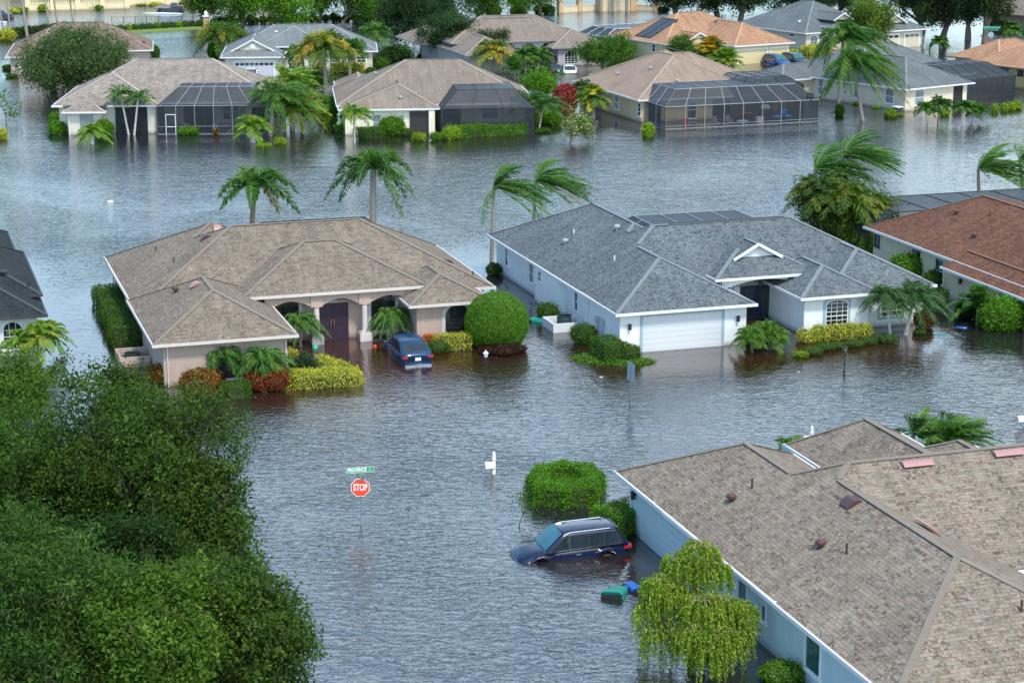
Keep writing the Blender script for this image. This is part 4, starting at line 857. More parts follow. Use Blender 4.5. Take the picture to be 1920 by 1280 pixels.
# water sheet: fine cells where it is seen, with a measure of how sheltered from the wind each spot lies
def waterobj():
    xs=np.concatenate([[-900,-500,-250],np.arange(-150,200,1.25),[260,500,900]]); ys=np.concatenate([[-60,0,20],np.arange(35,330,1.25),[400,700,1500]])
    X,Y=np.meshgrid(xs,ys,indexing='xy'); nx,ny=len(xs),len(ys); V=np.stack([X.ravel(),Y.ravel(),np.zeros(nx*ny)],1)
    cal=np.zeros(nx*ny)
    for h in (A,B,Cc,D,E_,Fh,Gh,Hh,Ih,Jh,Kh,Lh,Mh,Nh,Oh):
        u=V[:,0]*h.c+V[:,1]*h.s; v=-V[:,0]*h.s+V[:,1]*h.c
        for b in h.blocks:
            du=np.maximum(np.maximum(b['u0']-u,u-b['u1']),0); dv=np.maximum(np.maximum((b['v0']-v)*.5,v-b['v1']),0)
            cal=np.maximum(cal,np.exp(-(np.hypot(du,dv)/4.6)**1.5))
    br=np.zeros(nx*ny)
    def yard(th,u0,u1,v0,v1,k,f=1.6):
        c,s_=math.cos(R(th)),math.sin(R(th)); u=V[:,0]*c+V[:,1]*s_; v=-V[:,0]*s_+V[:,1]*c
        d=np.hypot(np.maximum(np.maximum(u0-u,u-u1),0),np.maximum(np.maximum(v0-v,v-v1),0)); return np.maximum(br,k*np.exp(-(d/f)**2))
    br=yard(17.6,19.5,28.5,98,107,1.); br=yard(17.8,39,52.5,94,104,.8,2.8); br=yard(17.6,18,36,95,101,.55,3.5); br=yard(17,24.5,29,66.5,70,.35); br=yard(17.6,29,38,97,103,.35,3)  # brown over shallow drives, widened to paint in dark house reflections
    faces=[]; idx=np.arange(nx*ny).reshape(ny,nx); q=np.stack([idx[:-1,:-1],idx[:-1,1:],idx[1:,1:],idx[1:,:-1]],-1).reshape(-1,4)
    me=bpy.data.meshes.new('water'); me.vertices.add(nx*ny); me.vertices.foreach_set('co',V.astype(np.float32).ravel()); n=len(q)
    me.loops.add(n*4); me.loops.foreach_set('vertex_index',q.astype(np.int32).ravel()); me.polygons.add(n); me.polygons.foreach_set('loop_start',np.arange(0,n*4,4,dtype=np.int32)); me.polygons.foreach_set('loop_total',np.full(n,4,np.int32)); me.update()
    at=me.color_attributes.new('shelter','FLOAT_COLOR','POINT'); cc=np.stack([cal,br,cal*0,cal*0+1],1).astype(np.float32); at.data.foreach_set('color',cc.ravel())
    me.materials.append(WATER); o=bpy.data.objects.new('water',me); COL.objects.link(o); o['kind']='structure'
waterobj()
# ======================================================= planting helpers
def scale_at(p): 
    dz=p[2]-CH; return F/(p[1]*CP-dz*SP)
def bpx(label,px,py,wp,hp,palette,name='shrub',n=4,dens=420,size=.09,cat='shrub',group=None,depth=None,core=True,rnd=.7,aspect=.5,seed=0,droop=0,top=1.0):
    s=PPM(py); w=wp/s; d=depth or min(w,max(.6,w*.8)); h=max(.15,(hp/s)*1.02-.2*d*.5)
    b=G(px,py)+Vector((0,d*.45,0)); rr=random.Random(int(px*7+py)); L_=[(0,0,h*.45,w*(.42 if n else .5),d*(.42 if n else .5),h*.55*top)]
    for k in range(n):
        a=2*math.pi*k/max(1,n)+rr.uniform(-.3,.3); q=.27
        L_.append((math.cos(a)*w*q,math.sin(a)*d*q,h*rr.uniform(.35,.5),w*rr.uniform(.2,.27),d*.26,h*rr.uniform(.38,.5)))
    return bush(name,label,b,L_,LIST_G[palette],dens,size,cat,group,rnd,aspect,core,droop)
def hpx(label,pts,width,height,palette,**k):
    return hedge(k.pop('name','hedge'),label,[G(x,y) for x,y in pts],width,height,LIST_G[palette],**k)
def tpx(label,bx,by,box,palette,nleaf,size,nl=7,name='tree',dfac=.9,**k):
    b=G(bx,by); x0,y0,x1,y1=box; c=UP(b,(x0+x1)/2,(y0+y1)/2); s=scale_at(c); w=(x1-x0)/s; h=(y1-y0)/s/CP; d=w*dfac
    h=max(h*1.08-.12*d,h*.75); lumps=crownl(w,d,h,c.z-h/2,nl,int(bx+by)); ox=c.x-b.x
    lumps=[(l[0]+ox,)+tuple(l[1:]) for l in lumps]
    return tree(name,label,b,lumps,LIST_G[palette] if isinstance(palette,str) else palette,nleaf,size,bend=(ox*.4,0),**k)
def ppx(label,bx,by,cx,cy,name='palm_tree',group=None,**k):
    b=G(bx,by); c=UP(b,cx,cy); return palm(name,label,b,c,group=group,**k)
# ======================================================= palms
ppx('dark green palm with drooping plumed fronds behind the left end of the pink house roof',466,498,478,342,L=2.9,n=7,palette='palm',droop=1.7,wind=.3,plume=1,leaf=.62,stations=46,trunk_r=.22,bark=BARK,up=.75,dead=1,lw=.075)
ppx('tall royal palm with green crownshaft behind the ridge of the pink house',699,494,700,312,L=3.3,n=8,palette='palm',droop=1.75,wind=.12,plume=1,leaf=.6,stations=48,trunk_r=.26,shaft=True,up=.85,lw=.06)
ppx('windblown palm on a tall bare trunk between the pink house and the white house',921,492,926,350,L=2.9,n=20,palette='palm',wind=.95,droop=1.0,leaf=.75,stations=34,trunk_r=.15,up=.5,group='palms bent by the wind behind the white house')
ppx('windblown palm with hanging orange seed cluster behind the far corner of the white house',1000,468,1003,340,L=3.0,n=20,palette='palm',wind=.95,droop=1.05,leaf=.8,stations=34,trunk_r=.16,up=.6,dead=1,group='palms bent by the wind behind the white house')
ppx('windswept palm leaning out of the top of the dense clump by the brown roof',1548,455,1528,318,L=3.0,n=22,palette='palm',wind=1.0,droop=.9,leaf=.75,stations=40,trunk_r=.17,up=.7,bark=BARK,group='palms bent by the wind')
ppx('windswept palm at the back right edge of the dense clump by the brown roof',1600,450,1580,292,L=3.2,n=22,palette='palm',wind=1.0,droop=.9,leaf=.8,stations=40,trunk_r=.17,up=.6,group='palms bent by the wind')
ppx('windblown palm rising behind the brown roof at the right, in front of the pool screen',1838,405,1834,318,L=3.3,n=22,palette='palm',wind=1.0,droop=.9,leaf=.85,stations=36,trunk_r=.17,up=.7,bark=BARK,group='palms bent by the wind')
ppx('windblown palm cut off by the right edge above the brown roof',1925,400,1912,300,L=3.0,n=14,palette='palm',wind=.9,droop=.7,leaf=.8,trunk_r=.16,up=.6,group='palms bent by the wind')
ppx('tall windblown palm with thick hanging crown before the sand coloured house',1620,226,1600,122,L=4.6,n=34,palette='palm',wind=.7,droop=1.6,leaf=1.0,stations=42,trunk_r=.2,up=.75,dead=1,lw=.06)
ppx('tallest windblown palm beside the pool screen, crown reaching over the three-gabled house',1572,200,1580,74,L=4.6,n=34,palette='palm',wind=.75,droop=1.4,leaf=1.05,stations=42,trunk_r=.2,up=.85,lw=.06)
ppx('slim white-stemmed palm leaning left before the screened porch of the speckled roof house',243,253,226,176,L=1.9,n=13,palette='palm',droop=1.0,leaf=.4,trunk_r=.12,bark=WHITEBARK,up=.7,stations=24,lw=.06)
ppx('slim white-stemmed palm leaning right before the screened porch of the speckled roof house',250,253,259,182,L=1.9,n=13,palette='palm',droop=1.0,leaf=.4,trunk_r=.12,bark=WHITEBARK,up=.7,stations=24,lw=.06)
ppx('feathery windblown palm before the right end of the white framed pool screen',453,224,452,172,L=3.3,n=20,palette='palmlime',wind=.5,droop=1.1,leaf=.8,trunk_r=.22,up=.65,stations=34,lw=.06)
ppx('pair-stemmed tall palm with dark green windblown crown right of the speckled roof house',506,255,512,178,L=3.6,n=22,palette='palm',wind=.6,droop=1.1,leaf=.9,trunk_r=.22,up=.7,stations=34,lw=.06)
ppx('bushy yellow-green palm spreading over the water right of the speckled roof house',548,246,548,200,L=3.8,n=30,palette='palmlime',wind=.25,droop=1.2,leaf=.8,trunk_r=.3,up=.9,stations=30,cat='palm tree',lw=.07)
ppx('lime green windblown palm crown behind the bushy palm by the speckled roof house',532,225,534,155,L=3.6,n=20,palette='palmlime',wind=.6,droop=1.0,leaf=.8,trunk_r=.2,up=.8,lw=.07)
ppx('fan-like yellow-tinged palm rightmost of the cluster by the speckled roof house',566,238,566,205,L=2.4,n=20,palette=[(.2,.25,.03),(.12,.2,.03),(.3,.3,.04)],droop=.8,leaf=.6,trunk_r=.2,up=1.0,lw=.09)
ppx('squat palm with pale bulging trunk and yellow lower fronds, standing in water',474,267,473,238,L=2.4,n=16,palette='palmlime',droop=1.2,leaf=.6,trunk_r=.3,bark=WHITEBARK,up=.9,lw=.07)
ppx('low drooping palm by the putty wall under the grey window',173,270,171,247,L=1.9,n=14,palette='palmlime',droop=1.4,leaf=.5,trunk_r=.25,bark=WHITEBARK,up=.9,lw=.06)
ppx('small lime palm in the water at the left corner of the ivory house',665,268,664,213,L=2.0,n=15,palette='palmlime',droop=1.3,leaf=.6,trunk_r=.12,bark=WHITEBARK,up=.8,wind=.3,lw=.06)
ppx('tall palm with yellowing hanging fronds before the gabled light grey roof house',612,182,607,88,L=4.0,n=18,palette='palmyel',droop=1.5,leaf=.9,trunk_r=.26,up=.85,plume=1,stations=36,lw=.08)
ppx('dark bushy palm just left of the yellowing palm before the light grey roof',575,165,566,98,L=3.0,n=18,palette='palm',droop=1.2,leaf=.8,trunk_r=.2,up=.7,wind=.3,lw=.07)
ppx('upright green palm right of the yellowing palm, by the white mullioned window',656,140,654,92,L=2.6,n=14,palette='palm',droop=1.0,leaf=.7,trunk_r=.2,up=.8,plume=1,lw=.08)
ppx('broad palm with golden edges beside the left corner of the gabled garage',412,112,412,62,L=4.0,n=20,palette=[(.05,.12,.02),(.09,.17,.02),(.3,.26,.04)],droop=1.4,leaf=.9,trunk_r=.22,up=.75,wind=.2,plume=1,lw=.08)
ppx('dark ragged palm right of the light grey roof',703,92,702,62,L=3.2,n=16,palette='palm',droop=1.1,leaf=.8,trunk_r=.2,up=.8,lw=.08)
ppx('olive and yellow drooping palm before the round-crowned trees of the arcaded house',925,140,925,98,L=3.4,n=22,palette='palmyel',droop=1.4,leaf=.9,trunk_r=.2,up=.95,lw=.08)
ppx('spiky low palm right of the olive drooping palm',965,148,965,130,L=2.4,n=18,palette='palm',droop=.6,leaf=.5,trunk_r=.15,up=1.1,lw=.08)
ppx('bushy palm left of the two before the arched porch',985,138,985,104,L=2.2,n=18,palette='palm',droop=1.1,leaf=.7,trunk_r=.2,up=.8,group='palms before the arched porch',lw=.08)
ppx('bushy palm right of the two before the arched porch, beside the dark van',1008,136,1008,104,L=2.2,n=18,palette='palm',droop=1.1,leaf=.7,trunk_r=.2,up=.8,group='palms before the arched porch',lw=.08)
ppx('slender palm with swollen brown neck nearest the end of the pool screen',1002,243,994,190,L=2.3,n=16,palette=[(.06,.15,.05),(.09,.2,.06)],droop=.9,leaf=.7,trunk_r=.1,bark=WHITEBARK,up=.7,boots=10,lw=.06)
ppx('slender palm with swollen brown neck right of its twin by the lime shrubs',1009,245,1018,196,L=2.3,n=16,palette=[(.06,.15,.05),(.09,.2,.06)],droop=.9,leaf=.7,trunk_r=.1,bark=WHITEBARK,up=.7,boots=10,wind=.3,lw=.06)
ppx('fan palm with yellow hanging fronds beside the butter yellow wall',1113,222,1111,182,L=2.2,n=26,palette=[(.07,.15,.02),(.12,.2,.02),(.45,.42,.03)],droop=1.2,leaf=.6,trunk_r=.25,up=1.2,lw=.1)
ppx('grey-green palm behind the red-leaved shrub at the butter yellow wall',1094,205,1093,170,L=2.0,n=18,palette='sage',droop=1.1,leaf=.6,trunk_r=.2,up=.9,lw=.08)
ppx('clump palm with orange-yellow fronds before the front door of the lemon yellow house',1335,118,1335,98,L=2.9,n=30,palette=[(.55,.35,.03),(.3,.32,.03),(.1,.18,.02),(.6,.25,.03)],droop=.9,leaf=.8,trunk_r=.2,up=1.15,lw=.09)
ppx('yellow-green clump palm left of the orange one before the lemon yellow house',1318,114,1318,92,L=2.2,n=24,palette=[(.35,.36,.03),(.16,.24,.03)],droop=.9,leaf=.7,trunk_r=.2,up=1.1,lw=.09)
ppx('green clump palm at the left end of the two-door garage',1362,128,1362,112,L=2.2,n=24,palette='palmlime',droop=.8,leaf=.7,trunk_r=.2,up=1.1,lw=.09)
ppx('dwarf date palm by the middle column of the pink house, behind the blue car',733,634,734,592,L=1.5,n=34,palette='palm',wind=.1,droop=1.6,leaf=.42,trunk_r=.1,up=.8,stations=26,lw=.028,boots=12)
ppx('dwarf date palm by the left column, in the gap beside the garage wing',564,650,561,603,L=1.45,n=34,palette='palm',wind=.2,droop=1.5,leaf=.42,trunk_r=.1,up=.8,stations=26,lw=.028,boots=12)
ppx('dwarf date palm on the left before the window of the pink garage wing',430,712,414,662,L=1.55,n=32,palette='palm',wind=.35,droop=1.4,leaf=.42,trunk_r=.1,bark=WHITEBARK,up=.8,lw=.028)
ppx('dwarf date palm on the right before the pink garage wing, above the croton bed',478,722,490,672,L=1.75,n=38,palette='palm',wind=.35,droop=1.5,leaf=.45,trunk_r=.12,bark=WHITEBARK,up=.8,lw=.028,boots=12)
ppx('left stem of the date palm group before the porch of the white house',1412,660,1408,628,L=1.1,n=24,palette=[(.07,.17,.02),(.1,.22,.025)],droop=1.3,leaf=.42,trunk_r=.1,bark=BARK,up=.85,lw=.028,group='date palms before the porch of the white house')
ppx('middle stem of the date palm group before the porch of the white house',1425,652,1436,618,L=1.2,n=26,palette=[(.07,.17,.02),(.1,.22,.025)],droop=1.3,leaf=.42,trunk_r=.1,bark=BARK,up=.85,lw=.028,group='date palms before the porch of the white house')
ppx('right stem of the date palm group before the porch of the white house',1436,655,1450,628,L=1.0,n=20,palette=[(.07,.17,.02),(.12,.24,.025)],droop=1.2,leaf=.42,trunk_r=.1,bark=BARK,up=.85,lw=.028,wind=.2,group='date palms before the porch of the white house')
ppx('leaning date palm with grey-green crown before the square blue-trimmed window',1672,628,1662,556,L=1.7,n=34,palette=[(.045,.11,.04),(.06,.14,.05)],wind=.45,droop=1.4,leaf=.45,trunk_r=.09,bark=WHITEBARK,up=.8,lw=.028)
ppx('thicker date palm leaning right at the right end of the white house',1695,628,1713,560,L=2.1,n=38,palette=[(.045,.11,.04),(.05,.13,.04)],wind=.3,droop=1.3,leaf=.5,trunk_r=.13,bark=WHITEBARK,up=.9,lw=.028,boots=12)
for i,(a,b_,c_,d_) in enumerate(((1741,233,1735,203),(1758,232,1761,194),(1804,236,1806,200),(1819,231,1829,205))):
    ppx(['leftmost small wind-tilted palm in the water before the sand coloured house','second small palm before the sand coloured house, taller and straighter','third small palm, before the screened door of the sand coloured house','rightmost small leaning palm before the dark pool screen'][i],a,b_,c_,d_,L=1.5,n=20,palette='palm',wind=.5,droop=1.0,leaf=.45,trunk_r=.09,bark=WHITEBARK if i!=1 else PALMBARK,up=.7,lw=.06,group='small palms in the water before the sand coloured house')
ppx('areca palm with arching bright fronds at the left-edge white house, front stem',72,690,70,632,L=1.7,n=13,palette='palmlime',wind=.25,droop=1.4,leaf=.42,trunk_r=.07,up=.95,lw=.06,group='areca palms by the left-edge white house')
ppx('areca palm at the left-edge white house, left stem under the arched window',56,684,44,640,L=1.6,n=12,palette='palmlime',wind=-.1,droop=1.4,leaf=.42,trunk_r=.06,up=.95,lw=.06,group='areca palms by the left-edge white house')
ppx('areca palm at the left-edge white house, right stem over the water',66,682,84,622,L=1.5,n=11,palette='palmlime',wind=.3,droop=1.4,leaf=.42,trunk_r=.06,up=.95,lw=.06,group='areca palms by the left-edge white house')
ppx('windblown palm tip showing above the brown-tan roof, left of two',1716,850,1712,812,L=1.7,n=20,palette='palm',wind=.8,droop=.9,leaf=.5,trunk_r=.12,up=.6,lw=.045)
ppx('windblown palm tip showing above the brown-tan roof, larger and darker, right of two',1772,868,1775,822,L=2.0,n=26,palette='palm',wind=.7,droop=.9,leaf=.55,trunk_r=.12,up=.8,lw=.045)
ppx('low palm tip beside the white mailbox behind the brown-tan roof',1492,875,1484,845,L=1.3,n=18,palette='palm',wind=.6,droop=.9,leaf=.4,trunk_r=.1,up=.7,lw=.045)
ppx('small palm alone in the water right of the two beige garage doors',1762,92,1762,78,L=1.5,n=16,palette='palm',droop=1.1,leaf=.6,trunk_r=.15,up=.9,lw=.1)
ppx('palm left of two beside the far green street sign',1872,78,1872,52,L=2.2,n=18,palette='palm',droop=1.1,leaf=.7,trunk_r=.15,up=.9,lw=.1)
ppx('palm right of two beside the far green street sign',1895,78,1895,55,L=2.2,n=18,palette='palm',droop=1.1,leaf=.7,trunk_r=.15,up=.9,lw=.1)
for i,(a,b_) in enumerate(((6,52),(23,70),(52,70),(94,56),(109,50),(138,46))):
    g=G(a,b_); palm('tall_palm',['tall palm trunk at the very left edge of the picture','thin tall palm trunk second from the left edge','thickest tall palm trunk, before the white balustrade','dark tall palm trunk fourth from the left edge','slim tall palm trunk rising behind the left end of the russet roof ridge','tall palm trunk rising behind the middle of the russet roof ridge'][i],g,g+Vector((-1.2,0,11+i%3)),L=3,n=14,trunk_r=.22 if i==2 else .15,group='tall palm trunks before the cream wall',leaf=.7,lw=.08)
for i,(a,b_) in enumerate(((1126,22),(1149,22),(1175,23))):
    g=G(a,b_); palm('tall_palm','tall palm trunk before the tan wall panel, %s of three'%['left','middle','right'][i],g,g+Vector((0,0,10)),L=3,n=14,trunk_r=.28,group='palm trunks before the tan wall',leaf=.7,lw=.08)
# ======================================================= clump and plants by house E
tpx('dense mixed yellow-green bush tree at the heart of the clump by the brown roof',1585,462,(1488,312,1662,490),[(.045,.1,.015),(.08,.15,.02),(.15,.2,.02),(.03,.07,.012)],34000,.2,nl=12,aspect=.35,bare=3,trunk_r=.15)
ppx('olive areca palm left of the clump by the brown roof',1545,470,1535,360,L=2.6,n=22,palette=[(.05,.1,.015),(.12,.15,.02),(.04,.08,.02)],droop=1.3,leaf=.7,trunk_r=.12,up=.9,lw=.07)
ppx('golden-green areca palm in the middle of the clump by the brown roof',1590,474,1588,372,L=2.7,n=24,palette=[(.1,.16,.02),(.17,.2,.03),(.06,.12,.02)],droop=1.3,leaf=.7,trunk_r=.12,up=.9,lw=.07)
ppx('olive areca palm at the right of the clump, against the pool screen',1625,470,1632,392,L=2.3,n=22,palette=[(.1,.17,.02),(.16,.18,.03)],droop=1.2,leaf=.7,trunk_r=.12,up=.9,lw=.07)
tpx('bright mango-like bush with a few red leaves in the clump beside the brown roof',1612,472,(1585,405,1630,470),[(.13,.24,.02),(.18,.3,.03),(.1,.2,.02),(.4,.12,.04)],3500,.26,nl=5,aspect=.3,bare=2,trunk_r=.08,droop=.6)
bpx('round yellow-green shrub at the foot of the cream wall near the brown roof corner',1633,487,46,50,'lime',n=5,size=.14,dens=260)
bpx('large loose broad-leaved shrub along the cream wall under the first window',1708,530,76,56,'bright',n=6,size=.17,dens=220)
bpx('shrub with thin leaves by the double window of the cream house',1752,545,40,40,'mid',n=4,size=.12)
bpx('wide dark olive shrub over flood water at the cream wall',1748,580,74,46,'oak',n=6,size=.1)
bpx('brownish croton bush at the waterline right of the white house',1733,618,42,36,'croton',n=3,size=.1,name='croton_bush')
bpx('tiny lime plant in the water right of the white house',1727,628,24,10,'lime',n=2,size=.08)
bpx('big glossy round shrub at the right edge',1885,625,96,70,'bright',n=7,size=.14,dens=300)
g=G(1833,606); palm('banana_plant','banana-like plant with broad upright leaves before the cream wall',g,g+Vector((0,0,1.1)),L=1.9,n=15,palette=[(.05,.15,.03),(.08,.19,.03)],droop=1.0,leaf=.34,trunk_r=.14,up=1.25,stations=30,lw=.16,cat='plant')
bpx('dark bushy plant at the foot of the banana-like plant',1830,600,70,34,'oak',n=4,size=.16,dens=260)
# ======================================================= around houses A and B
hpx('clipped olive hedge along the left wall of the pink house',[(200,566),(236,648)],1.5,1.0,'mid',size=.1,dens=330,wob=.12)
hpx('front yellow-green clipped hedge with rounded end beside the flooded drive',[(554,722),(655,716)],1.9,.66,'yellow',size=.09,dens=420)
hpx('rear yellow-green clipped hedge slanting toward the front hedge',[(600,690),(634,702)],1.2,.62,'yellow',size=.09,dens=420)
bpx('upright yellow shrub beside the small lamp at the garage wing corner',545,690,34,38,'yellow',n=2,size=.1)
t=palm('spiky_plant','spiky blue-green sword-leaved plant behind the yellow hedge',G(572,702),G(572,702)+Vector((0,0,.15)),L=1.15,n=46,palette=[(.06,.1,.06),(.09,.13,.08)],droop=.25,leaf=.22,trunk_r=.1,up=1.1,stations=14,lw=.09,cat='plant')
bpx('orange croton bush furthest left before the pink garage wing',300,722,70,40,'croton',n=5,size=.1,name='croton_bush')
bpx('orange and gold croton bush in the middle of the bed by the pink wall',372,752,86,62,'croton',n=6,size=.1,name='croton_bush',dens=380)
bpx('dark maroon shrub behind the orange crotons at the pink wall',395,722,54,34,'dark',n=4,size=.1)
bpx('red-flowered bush between the two dwarf palms',435,712,44,26,'crotonred',n=3,size=.09,name='flowering_bush')
hpx('small clipped green block of hedge between the crotons',[(428,744),(456,742)],1.2,.72,'mid',size=.07,dens=500)
bpx('dark red croton bed at the foot of the right-hand dwarf palm',498,738,88,46,'crotonred',n=6,size=.1,name='croton_bush',dens=400)
bpx('huge clipped topiary dome between the pink house and the channel',931,660,122,108,'bright',name='topiary_dome',n=0,dens=900,size=.075,depth=3.6,top=1.1,rnd=.5)
bpx('dark purple-leaved plants under the huge topiary dome',940,668,96,22,'dark',n=5,size=.12,depth=2.2)
hpx('yellow variegated hedge between the blue car and the topiary dome',[(828,655),(872,652)],1.0,.8,[0] and 'x' if False else 'yellow',size=.09,dens=380)
bpx('orange-red flowering bush right of the blue car',806,648,32,22,'orange',n=2,size=.09,name='flowering_bush')
bpx('olive shrub below the orange flowers beside the blue car',822,664,48,26,'mid',n=3,size=.08)
bpx('small shrub by the far left wall of the white house',1028,604,44,38,'mid',n=4,size=.09)
bpx('round shrub left of the three by the garage of the white house',1095,648,56,44,'mid',n=4,size=.09)
hpx('clipped shrub row curving to the garage corner of the white house',[(1132,668),(1152,678)],1.4,1.1,'mid',size=.09,dens=420,wob=.14,name='clipped_shrub')
bpx('rounded clipped shrub beside the white garage door',1183,680,40,36,'mid',n=3,size=.09)
t=bush('ground_cover','bright green floating ground cover ringing the clipped shrubs by the white garage',G(1160,680),[(-1.85,.95,.02,.7,.6,.16),(-1.35,.35,.02,.7,.55,.17),(-.7,0,.02,.75,.5,.17),(0,-.12,.02,.8,.5,.16),(.75,0,.02,.8,.55,.17),(1.35,.25,.02,.6,.5,.15)],LIST_G['bright'],420,.1,'ground cover')
for i,(x,y,w_,h_) in enumerate(((1512,645,40,30),(1540,642,40,34),(1568,640,42,34),(1597,638,40,34),(1622,636,36,32))):
    bpx('yellow variegated shrub, %s of the row under the blue-trimmed window'%['first from the left','second','third','fourth','rightmost'][i],x,y,w_,h_,'yellow',n=3,size=.1,group='yellow shrub row before the white house',dens=360)
for i,(x,y,w_,h_) in enumerate(((1502,672,34,14),(1528,668,42,18),(1552,660,36,18),(1572,656,32,16),(1604,654,38,18),(1632,648,34,18),(1668,646,34,20),(1648,642,30,18))):
    bpx('low olive mound shrub, %s before the white house'%['leftmost','second','third','fourth','fifth','sixth','rightmost','set back between the last two'][i],x,y,w_,h_,'lime' if i in(0,) else 'mid',n=2,size=.07,group='low mound shrubs before the white house',dens=500)
bpx('dark leafy shrub at the back corner of the white house under the lone trunk',925,518,34,26,'oak',n=3,size=.12)
hpx('ring-shaped bright clipped hedge standing alone in the water by the dark SUV',[(1008,926),(1022,908),(1058,902),(1096,906),(1112,922),(1098,942),(1058,948),(1020,942)],.95,.85,'bright',closed=True,size=.085,dens=480,wob=.1)
bush('shrub','low leafy fill inside the ring hedge by the dark SUV',G(1058,926),[(0,0,.36,1.25,1.1,.3),(.3,.1,.34,.8,.7,.32)],LIST_G['bright'],480,.09)
hpx('clipped green hedge between the dark SUV and the pale blue house',[(1148,996),(1184,985)],1.7,1.0,'bright',size=.085,dens=420)
bpx('low green shrub at the foot of the pale blue wall, bottom right',1470,1290,90,48,'bright',n=5,size=.09,dens=420)
g=G(971,985); tree('sapling','small leaning sapling with sparse light leaves beside the ring hedge',g,[(.4,0,.75,.22,.2,.2),(.1,0,1.05,.2,.18,.16),(.55,0,1.15,.22,.2,.2),(.05,.1,1.35,.14,.12,.12)],LIST_G['mid'],420,.11,trunk_r=.025,bend=(.25,0),aspect=.35,bare=1)
# weeping bottlebrush tree
def weeping():
    rng=rngn(); base=G(1296,1240); t=thing('weeping_tree','lime green weeping tree with hanging strands before the pale blue wall',  'tree',base)
    rr=random.Random(5); mb=MB(); heads=[(.25,1.1,3.75,.7),(-.35,1.0,3.35,.6),(.75,.9,3.2,.6),(-1.15,.5,2.75,.55),(-.75,.3,2.45,.65),(-1.5,.2,1.9,.45),(.3,-.5,2.45,.7),(1.0,-.3,2.3,.65),(1.65,0,2.0,.5),(.0,-.9,1.65,.7),(.9,-1.0,1.5,.6),(1.5,-.5,1.3,.45),(-1.2,-.2,1.2,.45),(.4,-1.2,1.1,.6)]
    mb.tube([(0,.3,-.7),(.05,.3,.6),(.1,.3,1.4)],[.18,.15,.13],8); Cs=[];As=[];Bs=[];twp=[]
    for hx,hy,hz,r in heads:
        mb.tube([(.1,.3,1.2),(hx*.6,hy*.7,hz*.7),(hx,hy,hz)],[.1,.07,.03],6)
        ns=int(330*r*r)
        for k in range(ns):
            a=rr.uniform(0,2*math.pi); q=math.sqrt(rr.random())*r; tip=Vector((hx+math.cos(a)*q,hy+math.sin(a)*q*.9,hz-.45*q*q/r+.3*rr.random()))
            if k%9==0: mb.tube([(hx,hy,hz-.05),Vector((hx,hy,hz)).lerp(tip,.6)+Vector((0,0,.12)),tip],[.02,.014,.006],4,False)
            Ln=rr.uniform(.25,1.35); m=int(Ln/.03); T=np.linspace(0,1,m); out=np.array([math.cos(a),math.sin(a),0])
            p=np.array(tip)+out*(.22*np.sqrt(T))[:,None]*rr.uniform(.4,1.2); p[:,2]-=Ln*T**1.1; p+=rng.normal(size=p.shape)*.022
            d=unit(rng.normal(size=(m,3))*.55+np.array([0,0,-.8])+out*.3); s=rng.uniform(.09,.15,m)[:,None]
            Cs.append(p);As.append(d*s*.5);Bs.append(unit(np.cross(d,rng.normal(size=(m,3))))*s*.2)
    obj('trunk',mb,M('weeping_bark',(.3,.24,.15),.9,.2),t); C=np.concatenate(Cs); A_=np.concatenate(As);B_=np.concatenate(Bs); k=C[:,2]>0
    cols=pal(rng,len(C),LIST_G['weep'],.3); leafobj('hanging_foliage',t,C[k],A_[k],B_[k],cols[k])
weeping()
# ======================================================= foreground trees, bottom left
def fg(label,bx,by,box,palette,n,size,z,nl=9,name='tree',**k):
    """tree whose crown box is seen at px box with crown centre at height z"""
    x0,y0,x1,y1=box; c=G((x0+x1)/2,(y0+y1)/2,z); s=scale_at(c); w=(x1-x0)/s; h=(y1-y0)/s/CP; d=w*.85; h=max(1.8,h*1.05-.12*d)
    b=Vector((c.x,c.y,0)); return tree(name,label,b,crownl(w,d,h,c.z-h/2,nl,int(bx+by)),palette,n,size,**k)
FO=[(.028,.062,.008),(.046,.09,.012),(.072,.125,.018)]; FO2=[(.055,.12,.012),(.08,.15,.016),(.1,.17,.02)]; FO3=[(.05,.11,.014),(.075,.145,.02),(.035,.08,.01)]
fg('large dark green spreading tree, the biggest crown at the lower left',0,1,(60,735,425,1110),FO,90000,.15,4.2,nl=17,bare=10,trunk_r=.3,aspect=.5)
fg('pale olive wispy tree blurred by wind at the left edge below the areca palms',3,4,(-130,720,170,1090),FO3,50000,.17,4.6,nl=13,aspect=.28,droop=.3,wind=(.5,0,0))
fg('tree with fine sprays reaching toward the orange crotons',5,2,(175,690,325,880),FO,24000,.17,3.6,nl=11,bare=8)
fg('small upright tree top beside the areca palms and blue water',7,2,(-30,660,90,800),FO2,11000,.17,3.4,nl=6)
fg('lower right tree of the corner thicket, its sprays over open water',9,2,(330,1060,590,1330),FO,52000,.15,4.0,nl=13,bare=9,wind=(.3,0,0))
fg('lower middle tree of the corner thicket, yellow-green',11,2,(150,1070,420,1340),FO2,50000,.15,4.8,nl=13,bare=8)
fg('lower left tree of the corner thicket, soft and feathery',13,2,(-120,1000,230,1380),[(.045,.1,.014),(.065,.13,.02),(.035,.075,.012)],46000,.17,5.0,nl=13,aspect=.3,wind=(.4,0,0))
fg('young tree between the dark spreading tree and the open water',15,2,(300,880,475,1100),FO,16000,.17,3.2,nl=9)
fg('added tree filling the thicket gap, its leaves coloured dark for the shade inside',17,2,(60,980,330,1180),[(.02,.05,.01),(.03,.07,.014)],36000,.15,3.4,nl=12)  # leaf colours darkened to stand for shade inside the thicket
fg('dark low tree at the inner edge of the thicket under the big dark crown',19,2,(250,1010,450,1180),FO,24000,.14,2.6,nl=10)
